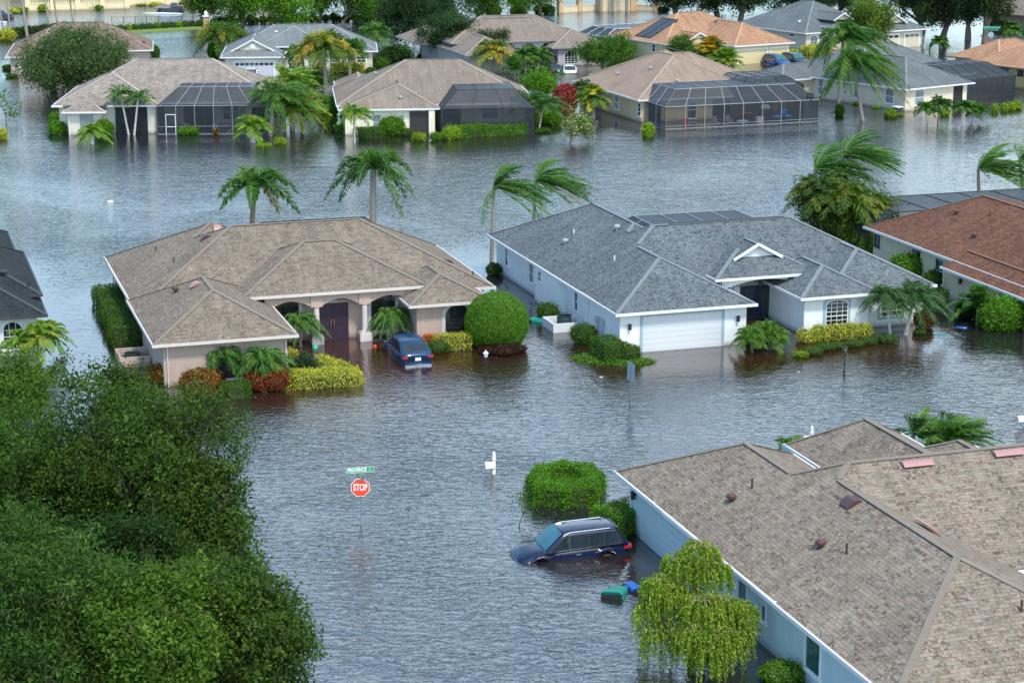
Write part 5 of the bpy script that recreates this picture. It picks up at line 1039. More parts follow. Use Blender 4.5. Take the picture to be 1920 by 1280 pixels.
g=G(112,752); tree('sapling','thin sapling top standing clear over blue water left of the pink house',g,[(0,0,1.6,.4,.35,.35),(.3,0,2.1,.3,.3,.25),(-.3,0,1.2,.35,.3,.3)],FO,1100,.12,trunk_r=.04)
# ======================================================= row-two and row-three planting
tpx('large sage green feathery tree between the russet roof and the speckled roof houses',128,172,(52,64,230,176),'sage',46000,.32,nl=14,trunk_r=.28,aspect=.35,bare=6)
g=G(12,232); tree('sapling','sparse leafless-looking sapling in the water at the left edge',g,[(.2,0,2.2,.6,.5,.5),(.9,0,1.2,.5,.4,.3),(-.5,0,2.6,.5,.4,.4)],LIST_G['mid'],260,.3,trunk_r=.06,bare=5)
bpx('round bright shrub at the left corner of the speckled roof house',104,253,40,28,'bright',n=3,size=.14)
bpx('small bright shrub behind the round one at the left corner of the speckled roof house',103,232,30,22,'bright',n=3,size=.14)
bpx('round bright shrub under the grey window of the speckled roof house',193,257,38,34,'bright',n=4,size=.14)
bpx('flowering bush with red blooms before the white framed pool screen',350,254,44,18,[0] and 'x' if False else 'bright',n=3,size=.14,name='flowering_bush')
bpx('tiny pink-flowered bush by the pool screen of the speckled roof house',404,253,12,12,'croton',n=1,size=.12,name='flowering_bush')
bpx('lime water plant floating near the squat pale palm',492,276,34,7,'lime',n=3,size=.12,name='floating_plant',cat='plant')
bpx('pale green tuft in the water right of the squat palm',524,272,26,14,'lime',n=3,size=.14,name='floating_plant',cat='plant')
bpx('yellow bush cut off by the left edge',2,262,20,22,'yellow',n=2,size=.14)
bpx('dark bush behind the left wall of the rose-beige house',12,131,20,10,'mid',n=2,size=.14); bpx('low shrub at the foot of the rose-beige garage wall',20,146,24,8,'mid',n=2,size=.14)
for i,(x,y,w_,h_) in enumerate(((610,200,42,22),(608,222,34,24),(622,214,24,22),(618,238,24,22),(634,250,20,18),(645,232,20,26))):
    bpx('lime clipped shrub beside the ivory house, %s'%['farthest of the group','on the open water side below the farthest','in the middle against the wall','lower left','nearest','tall one against the wall'][i],x,y,w_,h_,'bright',n=3,size=.14,group='shrubs left of the ivory house',dens=240)
hpx('dark clipped hedge below the window of the ivory house',[(672,259),(714,258)],1.2,.95,'mid',size=.13,dens=240)
bpx('round-headed bright shrub on a short stem before the ivory wall',733,256,50,38,'bright',n=4,size=.14)
bpx('small bright shrub right of the round-headed one',762,256,22,16,'mid',n=2,size=.13)
bpx('clipped lime cube bush at the screened door of the ivory house',785,266,26,18,'lime',n=2,size=.13)
bpx('clipped lime bush left of the fluffy one',817,264,24,16,'bright',n=2,size=.13)
bpx('fluffy yellow-green bush at the left end of the long hedge',846,263,36,27,'lime',n=4,size=.16)
hpx('long clipped bright hedge before the pool screen of the ivory house',[(862,256),(978,251)],1.3,1.0,'bright',size=.14,dens=230)
for i,(x,y) in enumerate(((991,251),(1009,251),(1022,250))): bpx('small round clipped ball bush, %s of three by the pool screen'%['left','middle','right'][i],x,y,20,11,'mid',n=1,size=.12,group='clipped ball bushes')
bpx('tall lime shrub behind the two slender palms',1000,238,26,38,'lime',n=3,size=.16); bpx('large bright shrub right of the slender palms',1032,236,48,34,'bright',n=5,size=.15)
tpx('crape myrtle with pale pink blossom standing in the water',1068,268,(1050,204,1112,254),[(.1,.2,.03),(.14,.26,.04),(.08,.17,.03),(.6,.4,.35)],3600,.2,nl=6,trunk_r=.06,bare=5,name='flowering_tree')
bpx('tall red-leaved shrub at the corner of the butter yellow house',1060,212,50,56,'red',n=6,size=.2,dens=170)
tpx('round glossy bright tree behind the red-leaved shrub',1020,190,(984,134,1048,184),'bright',8000,.2,nl=7)
bpx('lime upright bush at the corner of the long pool screen',1215,258,24,28,'lime',n=3,size=.16)
bpx('green fern-like clump at the right end of the long pool screen',1574,218,16,22,'mid',n=3,size=.2)
bpx('lime shrub before the air conditioner of the sand coloured house',1670,222,24,18,'lime',n=3,size=.14); bpx('lime shrub between the second and third small palms',1772,218,22,16,'lime',n=3,size=.14)
for i,(x,y,w_) in enumerate(((1866,212,12),(1884,210,12),(1898,208,16),(1910,206,14))): bpx('lime broadleaf plant before the dark pool screen at right, %s of four'%['leftmost','second','third','rightmost'][i],x,y,w_,16,'lime',n=2,size=.18,group='lime plants by the right pool screen')
for i,(x,y,w_) in enumerate(((1607,197,18),(1642,204,16),(1690,218,14))): bpx('low floating lime plant at the sand coloured wall, %s of three'%['left','middle','right'][i],x,y,w_,6,'lime',n=1,size=.12,group='floating plants by the sand wall')
tpx('wide round-crowned tree at the right end of the arcaded grey house',1130,132,(1078,70,1182,116),'mid',12000,.24,nl=9,dfac=.8)
bpx('clipped dark round bush at the lower right of the wide round-crowned tree',1165,113,28,18,'mid',n=2,size=.16)
tpx('ball-shaped clipped tree before the front of the lemon yellow house',1285,118,(1254,69,1312,106),'mid',9000,.2,nl=8,dfac=1)
bpx('clipped round bush at the corner of the lemon yellow house',1235,118,24,20,'mid',n=2,size=.16); bpx('low dark hedge-like bush under the ball-shaped tree',1268,120,40,10,'mid',n=3,size=.14)
bpx('yellow shrub by the right garage door of the lemon yellow house',1487,108,22,16,'yellow',n=3,size=.18)
hpx('yellow-green hedge under the teal window of the beige house',[(1512,102),(1548,98)],1.4,1.0,'yellow',size=.18,dens=160)
tpx('leafy yellow-green tree between the gables of the three-gabled house',1630,92,(1592,0,1680,78),[(.1,.16,.02),(.16,.24,.03),(.06,.11,.02)],14000,.3,nl=10,trunk_r=.2,bare=6)
tpx('very dark round oak behind the light grey and arcaded houses',792,84,(708,-22,884,72),[(.014,.035,.012),(.022,.05,.015),(.03,.065,.02)],40000,.28,nl=14,trunk_r=.35)
tpx('dark feathery tree left of the arched porch',850,118,(796,36,900,110),[(.02,.05,.014),(.03,.07,.02),(.045,.09,.03)],26000,.25,nl=11,trunk_r=.25)
tpx('dark feathery tree close to the arched porch, lower and right of its neighbour',915,125,(878,62,948,120),[(.022,.055,.014),(.035,.08,.02)],12000,.24,nl=8,trunk_r=.2)
bpx('round bright bush right of the small square window, light grey roof house',712,132,34,24,'mid',n=4,size=.16); hpx('yellow-green hedge below the mullioned window of the light grey roof house',[(628,136),(676,134)],1.2,1.0,'yellow',size=.18,dens=160)
bpx('bright bush behind the left corner of the gabled garage',402,110,32,30,'bright',n=3,size=.18); bpx('narrow clipped bush at the right end of the russet roof house',291,110,16,24,'mid',n=2,size=.18)
bpx('dark bush at the right foot of the cream grey house wall',695,140,22,14,'mid',n=2,size=.16)
# shrub strips between lake and road
gb=MB(); pts=[G(*p) for p in ((205,66),(400,54),(400,50),(205,58))]; gb.f.append([gb.P((p.x,p.y,.1)) for p in pts]); 
for a_,b_ in zip(pts,pts[1:]+pts[:1]): gb.poly([(a_.x,a_.y,-.5),(b_.x,b_.y,-.5),(b_.x,b_.y,.1),(a_.x,a_.y,.1)])
o=obj('grass_bank',gb,M('lawn',(.16,.22,.04),.95,.3,.8)); o['kind']='structure'
for i in range(13):
    x=212+i*13.5; y=60-i*.78
    bpx('shrub %d of the lakeside strip before the passing truck'%(i+1) if False else 'mixed green shrub in the strip along the lake shore',x,y,17,13,['mid','sage','lime','mid','sage','mid','bright'][i%7],n=2,size=.22,dens=110,group='shrub strip along the lake')
for i in range(9): bpx('dark green shrub in the hedge row behind the tall palm trunks',22+i*11,70-i*1.2,16,18,'oak',n=2,size=.22,dens=110,group='dark shrubs behind the palm trunks')
bpx('golden yellow bush at the left edge of the lake',10,78,34,26,'yellow',n=4,size=.24,dens=120)
for i,(x,y,w_,h_,p_) in enumerate(((22,26,28,10,'yellow'),(38,25,26,12,'lime'),(78,22,20,14,'lime'),(168,19,24,12,'lime'),(184,19,20,11,'bright'),(204,17,22,12,'bright'),(223,16,20,12,'bright'),(262,12,34,7,'lime'),(290,12,30,8,'yellow'),(345,12,30,8,'croton'))):
    bpx('sunlit shrub at the foot of the bright cream wall',x,y,w_,h_,p_,n=2,size=.24,dens=110,group='shrubs along the cream wall')
for i in range(26):
    x=400+i*13+ (i%3)*2
    if 690<x<760: continue
    bpx('dark shrub along the black railing behind the light grey roof',x,46-(x-400)*.02,15,12+3*(i%3),'oak' if i%4 else 'mid',n=2,size=.26,dens=90,group='dark shrubs along the railing')
for i,(x,y,w_,h_) in enumerate(((898,28,20,14),(925,27,34,18),(965,28,22,16),(1010,26,20,16),(1028,26,26,18),(1247,24,18,12))): bpx('green shrub by the black railing at the far lakeside, near the tan wall',x,y,w_,h_,'mid' if i<5 else 'oak',n=3,size=.26,dens=100,group='green shrubs by the far railing')
# far trees along the top edge
far=[(375,46,350,-60,420,38,'mid'),(455,52,412,-70,500,30,'oak'),(520,54,470,-50,590,46,'bright'),(600,44,560,-80,650,32,'mid'),(640,48,620,-60,710,34,'oak'),(680,40,660,-70,735,42,'bright'),
 (898,34,870,-60,940,22,'mid'),(1012,28,980,-60,1050,14,'mid'),(965,20,945,-50,985,8,'bright')]
for i,(bx,by,x0,y0,x1,y1,p_) in enumerate(far):
    tpx('%s tree reaching past the top edge, %s'%(['green','dark','bright green','mid green','dark','bright green','green','green','bright'][i],['leftmost, drooping over the brick pier','second from the brick pier','over the left of the light grey roof','over the ridge of the light grey roof','right of the light grey ridge','just left of the very dark oak','right of the very dark oak','left of the brick piers','narrow, above the arcaded house roof'][i]),bx,by,(x0,y0,x1,y1),'mid' if p_=='oak' else p_,11000,.36,nl=9,trunk_r=.26,bare=5,droop=.4)
OK_=[(.02,.04,.013),(.03,.058,.018),(.045,.08,.024)]
oaks=[(1268,30,1210,-60,1310,14),(1345,30,1285,-70,1392,14),(1388,42,1340,-60,1450,20),(1500,30,1440,-60,1560,34),(1572,24,1530,-70,1640,24),(1730,62,1650,-70,1790,46),(1768,70,1722,-50,1850,44),(1815,76,1785,-60,1850,30),(1846,80,1828,-70,1885,34),(1905,40,1865,-60,1960,12)]
for i,(bx,by,x0,y0,x1,y1) in enumerate(oaks):
    tpx('dark spreading oak %s'%['by the dark hedge at the end of the tan wall','left above the orange roof ridge','above the middle of the orange roof','behind the left slope of the three-gabled house','directly behind the peak of the three-gabled house','with twisting trunk right of the last garage door','hanging low over the small lone palm','on two pale straight trunks','on the thick pale trunk left of the green sign','over the mauve house in the corner'][i],bx,by,(x0,y0,x1,y1),OK_,22000,.34,nl=11,trunk_r=.45,bare=7,droop=.35,group='oaks along the top right')
bpx('dark clipped hedge block at the end of the tan wall',1240,24,18,12,'oak',n=1,size=.22,dens=120)
# more planting between the far houses
for i,(bx,by,x0,y0,x1,y1,p_,l) in enumerate(((262,106,236,80,286,104,'mid','low dark palm-like bush tree at the porch of the rose-beige house'),(590,170,560,128,622,168,'mid','leafy green tree filling the gap beside the yellowing palm'),(745,120,722,88,776,118,'oak','dark low tree at the water between the light grey roof and the dark oak'),(548,112,528,84,572,110,'bright','bright leafy bush tree by the cream entrance of the gabled house'),(1178,112,1150,84,1186,112,'mid','small leafy tree against the lemon yellow side wall'),(960,112,940,84,982,112,'oak','dark bushy tree left of the arched porch columns'))):
    tpx(l,bx,by,(x0,y0,x1,y1),p_,5000,.26,nl=6,trunk_r=.12)
# ======================================================= cars
RUB=M('tyre_rubber',(.02,.02,.02),.8,.2); RIM=M('rim_alloy',(.35,.36,.38),.35,.1,metal=.8); CHR=M('chrome',(.7,.71,.73),.15,.02,metal=1)
REDL=M('tail_red',(.4,.01,.012),.25,.1,coat=1); HLT=M('headlight_clear',(.75,.78,.8),.12,.1,coat=1); BLKP=M('black_plastic',(.018,.018,.02),.55,.1); CGL=glass('car_glass',(.012,.02,.026),.02,1.); CGLT=glass('car_glass_teal',(.02,.1,.12),.04,1.)
PLATE=M('plate_white',(.75,.76,.74),.5,.1)
KIND={ # L,w, zbelt, zroof, [xA base of windscreen, xB roof front, xC roof rear, xD base of rear glass], wheelbase, hoodz, tailz
 'suv':(4.7,.9,1.03,1.70,(1.25,.42,-1.75,-2.18),2.67,1.02,1.06),
 'hatch':(4.5,.91,.98,1.58,(1.25,.35,-1.05,-2.0),2.65,.98,1.1),
 'van':(5.1,.97,1.1,1.78,(1.7,.8,-2.1,-2.42),3.0,1.05,1.12),
 'sedan':(4.8,.9,.92,1.42,(1.1,.3,-1.1,-1.75),2.8,.92,1.0),
 'beetle':(4.1,.88,.95,1.5,(1.0,.35,-.7,-1.65),2.5,.92,.9)}
def car(label,pos,head,kind,paint,z=-.5,pitch=0.,roll=0.,glassm=None,rails=None,group=None,name=None,cat='car'):
    Lc,w,zb,zr,(xA,xB,xC,xD),wb,hz,tz=KIND[kind]; gm=glassm or CGL
    t=thing(name or 'parked_car',label,cat,(pos[0],pos[1],z),0,group); t.rotation_euler=(R(roll),R(pitch),R(head)); t.rotation_mode='XYZ'
    # heading first, then pitch about the car's own axis
    t.rotation_euler=(Matrix.Rotation(R(head),3,'Z')@Matrix.Rotation(R(pitch),3,'Y')@Matrix.Rotation(R(roll),3,'X')).to_euler()
    hL=Lc/2; wx=(wb/2+.02,-wb/2+.02); Rw=.35; Ra=.43
    def zt(x):
        if x>xA: f=(x-xA)/(hL-xA); return hz-.28*f**2.2-.03*f
        if x<xD: f=(xD-x)/(hL+xD) if hL+xD>.01 else 0; return tz-.1*f**2
        f=(x-xD)/(xA-xD); return tz+(hz-tz)*f
    def ww(x):
        a=abs(x)/hL; return w*(1-.02*a-.15*a**8-.05*(a**4))
    mb=MB(); st=[-hL+Lc*k/90 for k in range(91)]; rows=[]
    for x in st:
        zl=.3+.12*max(0,(abs(x)-hL+.5)/.5)
        for c in wx:
            if abs(x-c)<Ra: zl=max(zl,Rw+math.sqrt(Ra*Ra-(x-c)**2))
        z1=zt(x); z1=max(z1,zl+.05); W_=ww(x); e=max(0,(abs(x)-hL+.12)/.12); dz=-.1*e*e
        sec=[(0,z1+.045+dz),(W_*.5,z1+.035+dz),(W_*.8,z1+.012+dz),(W_*.93,z1-.035+dz),(W_*.985,z1-.12),(W_,(z1+zl)/2+.08),(W_*.995,(z1+zl)/2-.06),(W_*.975,zl+.05),(W_*.94,zl)]
        r=[mb.P((x,y,z_)) for y,z_ in sec]+[mb.P((x,-y,z_)) for y,z_ in sec[::-1][:-1]]
        rows.append(r)
    n=len(rows[0])
    for a,b in zip(rows,rows[1:]):
        for k in range(n-1) : mb.f.append([a[k],a[k+1],b[k+1],b[k]])
        mb.f.append([a[n-1],a[0],b[0],b[n-1]])
    mb.f.append(rows[0]); mb.f.append(rows[-1][::-1])
    obj('body',mb,paint,t,True)
    # under tray and arches
    u=MB(); u.box(-hL+.15,hL-.15,-w*.9,w*.9,.22,.62); obj('underbody',u,BLKP,t)
    # cabin
    def gtop(x):
        if x>xB: return zb+(zr-zb)*max(0,(xA-x)/(xA-xB))**.92
        if x<xC: return zb+(zr-zb)*max(0,(x-xD)/(xC-xD))**.8
        f=(x-xC)/(xB-xC); return zr-.05*(2*f-1.15)**2*.6
    wbt=w*.94; wtp=w*.78; cb=MB(); rows=[]; N=44
    for k in range(N+1):
        x=xD+(xA-xD)*k/N; g=gtop(x); f=(g-zb)/(zr-zb); f=min(1,f); yt=wbt+(wtp-wbt)*f
        sec=[(0,g+.03*f),(yt*.6,g+.022*f),(yt*.9,g-.012),(yt,g-.06*f-.002),(wbt+.004,zb-.08)]
        rows.append([cb.P((x,y,z_)) for y,z_ in sec]+[cb.P((x,-y,z_)) for y,z_ in sec[::-1][:-1]])
    n=len(rows[0])
    for a,b in zip(rows,rows[1:]):
        for k in range(n-1): cb.f.append([a[k],a[k+1],b[k+1],b[k]])
        cb.f.append([a[n-1],a[0],b[0],b[n-1]])
    obj('cabin',cb,paint,t,True)
    # glass
    def sidey(f): return wbt+(wtp-wbt)*f
    def side(xs,fs,sg,nm='side_window',mt=gm,off=.012):
        m=MB(); m.poly([(x,sg*(sidey(f*.94)+off),zb+(zr-zb)*f*.94) for x,f in zip(xs,fs)]); return obj(nm,m,mt,t)
    for sg in (-1,1):
        mid=(xB+xC)/2+.08
        if kind in('sedan','beetle','hatch'): segs=[([xA-.28,mid+.04,mid+.04,xB-.08],[.06,.06,.84,.84]),([mid-.05,xD+.42,xC+.1,mid-.05],[.06,.14,.8,.84])]
        else:
            q=(mid+xC)/2-.02; segs=[([xA-.3,mid+.04,mid+.04,xB-.1],[.06,.06,.86,.86]),([mid-.05,q+.02,q+.02,mid-.05],[.06,.08,.86,.86]),([q-.07,xD+.22,xC+.0,q-.07],[.09,.28,.82,.86])]
        side([xA-.2,xD+.16,xC-.02,xB-.04],[.03,.12,.9,.9],sg,'window_band',BLKP,.006)
        for xs,fs in segs: side(xs,fs,sg)
        tr=MB(); a=side([xA-.2,xD+.2],[.0,.06],sg) if False else None
        tr.bar((xA-.25,sg*(sidey(0)+.012),zb+.02),(xD+.25,sg*(sidey(.06)+.012),zb+.06),.02,.025); obj('window_trim',tr,CHR,t)
    def across(xa,fa,xb,fb,nm,mt,ins=.9,lift=.025):
        m=MB(); nn=8; A_=[];B_=[]
        for k in range(nn+1):
            s=-1+2*k/nn; ya=sidey(fa)*ins*s; yb=sidey(fb)*ins*s; c=.03*(1-s*s)
            A_.append((xa+(c if xa>0 else -c),ya,zb+(zr-zb)*fa+lift)); B_.append((xb,yb,zb+(zr-zb)*fb+lift+c*.6))
        for k in range(nn): m.poly([A_[k],A_[k+1],B_[k+1],B_[k]])
        return obj(nm,m,mt,t,True)
    across(xA-.08,.1,xB+.06,.93,'windscreen',gm if kind!='suv' else CGLT,.9,.03); across(xD+.05,.16,xC-.06,.9,'rear_window',gm,.86,.035)
    # wheels
    for c in wx:
        for sg in (-1,1):
            m=MB(); prof=[(Rw*.6,-.1),(Rw*.93,-.11),(Rw,-.07),(Rw,.07),(Rw*.93,.11),(Rw*.6,.1)]
            m.T=lambda x,y,z,c=c,sg=sg:(c+x,sg*(w-.13)+z*sg,Rw+y); m.lathe((0,0,0),prof,24); wo_=obj('wheel',m,RUB,t,True)
            m=MB(); m.T=lambda x,y,z,c=c,sg=sg:(c+x,sg*(w-.13)+z*sg,Rw+y); m.lathe((0,0,0),[(Rw*.62,.085),(Rw*.6,.1),(Rw*.5,.07),(.07,.06),(.06,.09)],24)
            for k in range(7): a=2*math.pi*k/7; m.bar((math.cos(a)*.05,math.sin(a)*.05,.085),(math.cos(a)*Rw*.58,math.sin(a)*Rw*.58,.095),.05,.02)
            obj('rim',m,RIM,wo_)
    for sg in (-1,1):
        m=MB(); m.T=lambda x,y,z,sg=sg:(x,y*sg,z); zf=zt(hL-.12)
        m.poly([(hL-.5,ww(hL-.5)+.006,zf-.02),(hL-.5,ww(hL-.5)+.006,zf-.11),(hL-.06,ww(hL-.06)*.96,zf-.22),(hL-.06,ww(hL-.06)*.94,zf-.1)]); m.poly([(hL+.008,w*.78,zf-.19),(hL+.008,w*.42,zf-.2),(hL+.008,w*.42,zf-.11),(hL+.006,w*.74,zf-.1)])
        m.poly([(hL-.06,ww(hL-.06)*.96,zf-.22),(hL+.008,w*.78,zf-.19),(hL+.006,w*.74,zf-.1),(hL-.06,ww(hL-.06)*.94,zf-.1)])
        obj('headlight',m,HLT,t)
        m=MB(); m.T=lambda x,y,z,sg=sg:(x,y*sg,z); zq=zt(-hL+.1)
        m.box(-hL-.012,-hL+.3,w*.62,w*.9,zq-.22,zq-.08); m.box(-hL+.02,-hL+.34,w*.8,w*.945,zq-.2,zq-.08); obj('tail_light',m,REDL,t)
        m=MB(); m.blob((xA-.38,sg*(w+.1),zb+.1),(.09,.13,.085),10,6); m.bar((xA-.38,sg*(w-.05),zb+.04),(xA-.38,sg*(w+.06),zb+.07),.05); obj('mirror',m,paint,t,True)
        if rails:
            m=MB(); m.tube([(xB-.05,sg*wtp*.93,zr-.06),(xB-.3,sg*wtp*.93,zr-.005),(xC+.25,sg*wtp*.93,zr-.0),(xC+.08,sg*wtp*.92,zr-.06)],.026,6); obj('roof_rail',m,rails,t)
        for xx in (xB-.55,xC+.85):
            m=MB(); m.box(xx-.1,xx+.1,sg*(w-.015)-.02,sg*(w-.015)+.02,zb-.2,zb-.165); obj('door_handle',m,CHR if kind=='suv' else paint,t)
        for xx in (xA-.2,(xB+xC)/2+.08,xC+.3):
            m=MB(); m.box(xx-.006,xx+.006,sg*(w+.001)-.004,sg*(w+.001)+.004,.5,zb-.1); obj('door_gap',m,BLKP,t)
    m=MB(); m.box(hL-.02,hL+.02,-w*.6,w*.6,.42,.52); m.box(hL-.02,hL+.015,-w*.35,w*.35,.62,.74); obj('grille',m,BLKP,t)
    m=MB(); m.bar((hL+.02,-w*.72,.6),(hL+.02,w*.72,.6),.03,.035); obj('grille_bar',m,CHR,t)
    m=MB(); m.box(-hL-.02,-hL+.02,-.16,.16,.72,.88); obj('number_plate',m,PLATE,t)
    m=MB(); m.box(-hL-.05,-hL+.1,-w*.8,w*.8,.42,.5); obj('rear_bumper_trim',m,CHR if kind!='sedan' else BLKP,t)
    if kind in('suv','hatch','van'):
        m=MB(); m.box(xC-.13,xC+.08,-wtp*.82,wtp*.82,zr-.075,zr-.045); obj('spoiler',m,paint,t)
    if kind=='suv':
        m=MB()
        for k in range(-3,4): m.bar((xB-.25,k*.16,zr+.004),(xC+.25,k*.16,zr-.002),.02,.012)
        obj('roof_ribs',m,BLKP,t); m=MB(); m.bar((hL-.3,ww(hL-.3)*-1.0,.5),(-hL+.5,-ww(0)-.006,.42),.02,.02); obj('side_moulding',m,CHR,t)
    return t
def paintm(name,c,metal=.0): return M(name,c,.3,.05,2,coat=.55,metal=metal,spec=.3)
NVY=paintm('paint_navy',(.004,.01,.045)); PBL=paintm('paint_teal_blue',(.006,.045,.12)); WHT=paintm('paint_white',(.75,.76,.78),0); BLK=paintm('paint_dark_slate',(.03,.045,.06)); MBL=paintm('paint_mid_blue',(.015,.06,.22)); BLK2=paintm('paint_black_green',(.02,.035,.04)); MAR=paintm('paint_graphite',(.03,.04,.07))
def ground_uv(px,py,th): 
    g=G(px,py); c,s=math.cos(R(th)),math.sin(R(th)); return g.x*c+g.y*s,-g.x*s+g.y*c
def uvw(u,v,th): c,s=math.cos(R(th)),math.sin(R(th)); return (u*c-v*s,u*s+v*c)
a=ground_uv(1022,1052,16); b_=ground_uv(1140,1045,16); mu,mv=(a[0]+b_[0])/2,(a[1]+b_[1])/2
car('navy blue SUV with chrome roof rails, flooded above its wheels before the pale blue house',uvw(mu,mv+.95,16),16+180,'suv',NVY,z=-.67,pitch=1.3,rails=CHR,cat='SUV',name='parked_suv')
a=ground_uv(784,686,17.6)
car('teal blue hatchback parked nose-in at the pink house, water to its bumper',uvw(a[0],a[1]+2.25,17.6),107.6,'hatch',PBL,z=-.42)
a=ground_uv(1425,113,31); car('bright blue SUV, left of two before the lemon yellow garage doors',uvw(157.2,197.3,31),-59-6,'suv',MBL,z=-.42,group='cars at the lemon yellow house',cat='SUV',name='parked_suv')
a=ground_uv(1462,109,31); car('dark green-black SUV, right of two before the lemon yellow garage doors',uvw(160.2,197.5,31),-59-6,'suv',BLK2,z=-.42,group='cars at the lemon yellow house',cat='SUV',name='parked_suv')
a=ground_uv(1047,126,18); car('dark slate people carrier behind the red-lit sedan at the arcaded grey house',uvw(a[0],a[1]+3.3,18),112,'van',BLK,z=-.5,rails=BLKP,cat='van',name='parked_van')
a=ground_uv(1045,137,18); car('dark sedan with red tail lights before the people carrier at the arcaded grey house',uvw(a[0],a[1]+2.4,18),112,'sedan',MAR,z=-.55)
a=ground_uv(1077,139,18); car('small rounded white car up to its tail lights in water at the arcaded grey house',uvw(a[0],a[1]+2.0,18),94,'beetle',WHT,z=-.6)
a=ground_uv(470,147,5); car('white-roofed car before the windowed garage door of the gabled house',uvw(a[0],a[1]+.5,5),98,'suv',WHT,z=-.45,rails=REDL)
a=ground_uv(1036,186,20); car('dark car mostly hidden between the glossy tree and the red-leaved shrub',uvw(a[0]-.3,a[1]+.5,20),60,'hatch',BLK,z=-.55)
# passing vehicles pushing a wake
FOAM=M('foam',(.85,.87,.88),.7,.1,6,bump=.5,bscale=8)
def truck(label,px,py,dark,rz=0):
    g=G(px,py); t=thing('wading_truck',label,'truck',g,R(rz))
    m=MB(); m.box(-2.0,2.1,-.9,.9,-.2,.5); m.box(1.1,2.1,-.88,.88,.5,.85); obj('body',m,dark,t)
    m=MB(); m.box(.1,1.5,-.82,.82,.55,.7)
    for x0,x1,z0,z1 in ((.25,1.1,.7,1.35),): 
        i=[m.P(p) for p in ((0,-.8,.7),(1.5,-.8,.7),(1.5,.8,.7),(0,.8,.7),(.2,-.68,1.35),(1.0,-.68,1.35),(1.0,.68,1.35),(.2,.68,1.35))]
        for q in ((4,5,6,7),(0,1,5,4),(1,2,6,5),(2,3,7,6),(3,0,4,7)): m.f.append([i[k] for k in q])
    c=obj('cab',m,dark,t); m=MB(); m.poly([(.15,-.82,.75),(1.3,-.82,.75),(.95,-.72,1.28),(.28,-.72,1.28)]); obj('side_window',m,CGL,c)
    m=MB(); m.box(-2.5,-.1,-.88,-.8,.55,.8); m.box(-2.5,-.1,.8,.88,.55,.8); m.box(-1.9,-1.2,-.4,.4,.55,.95); obj('load_bed',m,M('truck_grey',(.3,.28,.28),.5),t)
    for x in (-1.7,1.8):
        for s in (-1,1): m=MB(); m.T=lambda a,b,z,x=x,s=s:(x+a,s*.85+z*s,b+.0); m.lathe((0,0,0),[(.3,-.1),(.42,-.1),(.42,.1),(.3,.1)],14); obj('wheel',m,RUB,t)
    return t
def wake(px0,px1,py,h,seed):
    rng=np.random.default_rng(seed); a=G(px0,py);b=G(px1,py); m=MB(); nx,ny=60,9
    for i in range(nx+1):
        for j in range(ny+1):
            f=i/nx; q=j/ny*2-1; z=h*(math.sin(math.pi*min(1,f*1.02))**.6)*(1-q*q)*(.35+.65*f)*(.6+.8*rng.random())-.02
            p=a.lerp(b,f); m.P((p.x,p.y+q*(.4+.3*(1-f))+.5*math.sin(f*5),z))
    for i in range(nx):
        for j in range(ny): k=i*(ny+1)+j; m.f.append([k,k+1,k+ny+2,k+ny+1])
    o=obj('foam',m,FOAM,None,True); o['kind']='stuff'
truck('dark truck ploughing through floodwater and pushing up a white wake, top left',320,21,BLK,2)
truck('dark vehicle pushing a wake at the extreme left edge of the far road',-2,36,MAR,4)
wake(262,347,25,.12,1); wake(-40,16,41,.2,2)
# ======================================================= signs
SR=M('sign_red',(.82,.07,.025),.45,.04); SW=M('sign_white',(.82,.82,.82),.5,.03); SG=M('sign_green',(.01,.32,.18),.45,.04); STL=M('post_steel',(.22,.32,.4),.45,.15,metal=.4); ALU=M('sign_back',(.42,.5,.55),.45,.08,metal=.3)
FONT=bpy.data.fonts.load('<builtin>') if False else None
def text(s,size,ext,mat,parent,loc,rot=(math.pi/2,0,0),sx=1.,name='lettering',bold=0.):
    c=bpy.data.curves.new('t','FONT'); c.body=s; c.size=size; c.extrude=ext; c.align_x='CENTER'; c.align_y='CENTER'; c.offset=bold; c.resolution_u=3
    o=bpy.data.objects.new('t',c); COL.objects.link(o); dg=bpy.context.evaluated_depsgraph_get(); me=bpy.data.meshes.new_from_object(o.evaluated_get(dg)); bpy.data.objects.remove(o); bpy.data.curves.remove(c)
    me.name=name; me.materials.clear(); me.materials.append(mat); q=bpy.data.objects.new(name,me); COL.objects.link(q); q.parent=parent; q.location=loc; q.rotation_euler=rot; q.scale=(sx,1,1); return q
def octo(r,y0,y1,cz): return [(r*math.cos(math.pi/8+k*math.pi/4),cz+r*math.sin(math.pi/8+k*math.pi/4)) for k in range(8)]
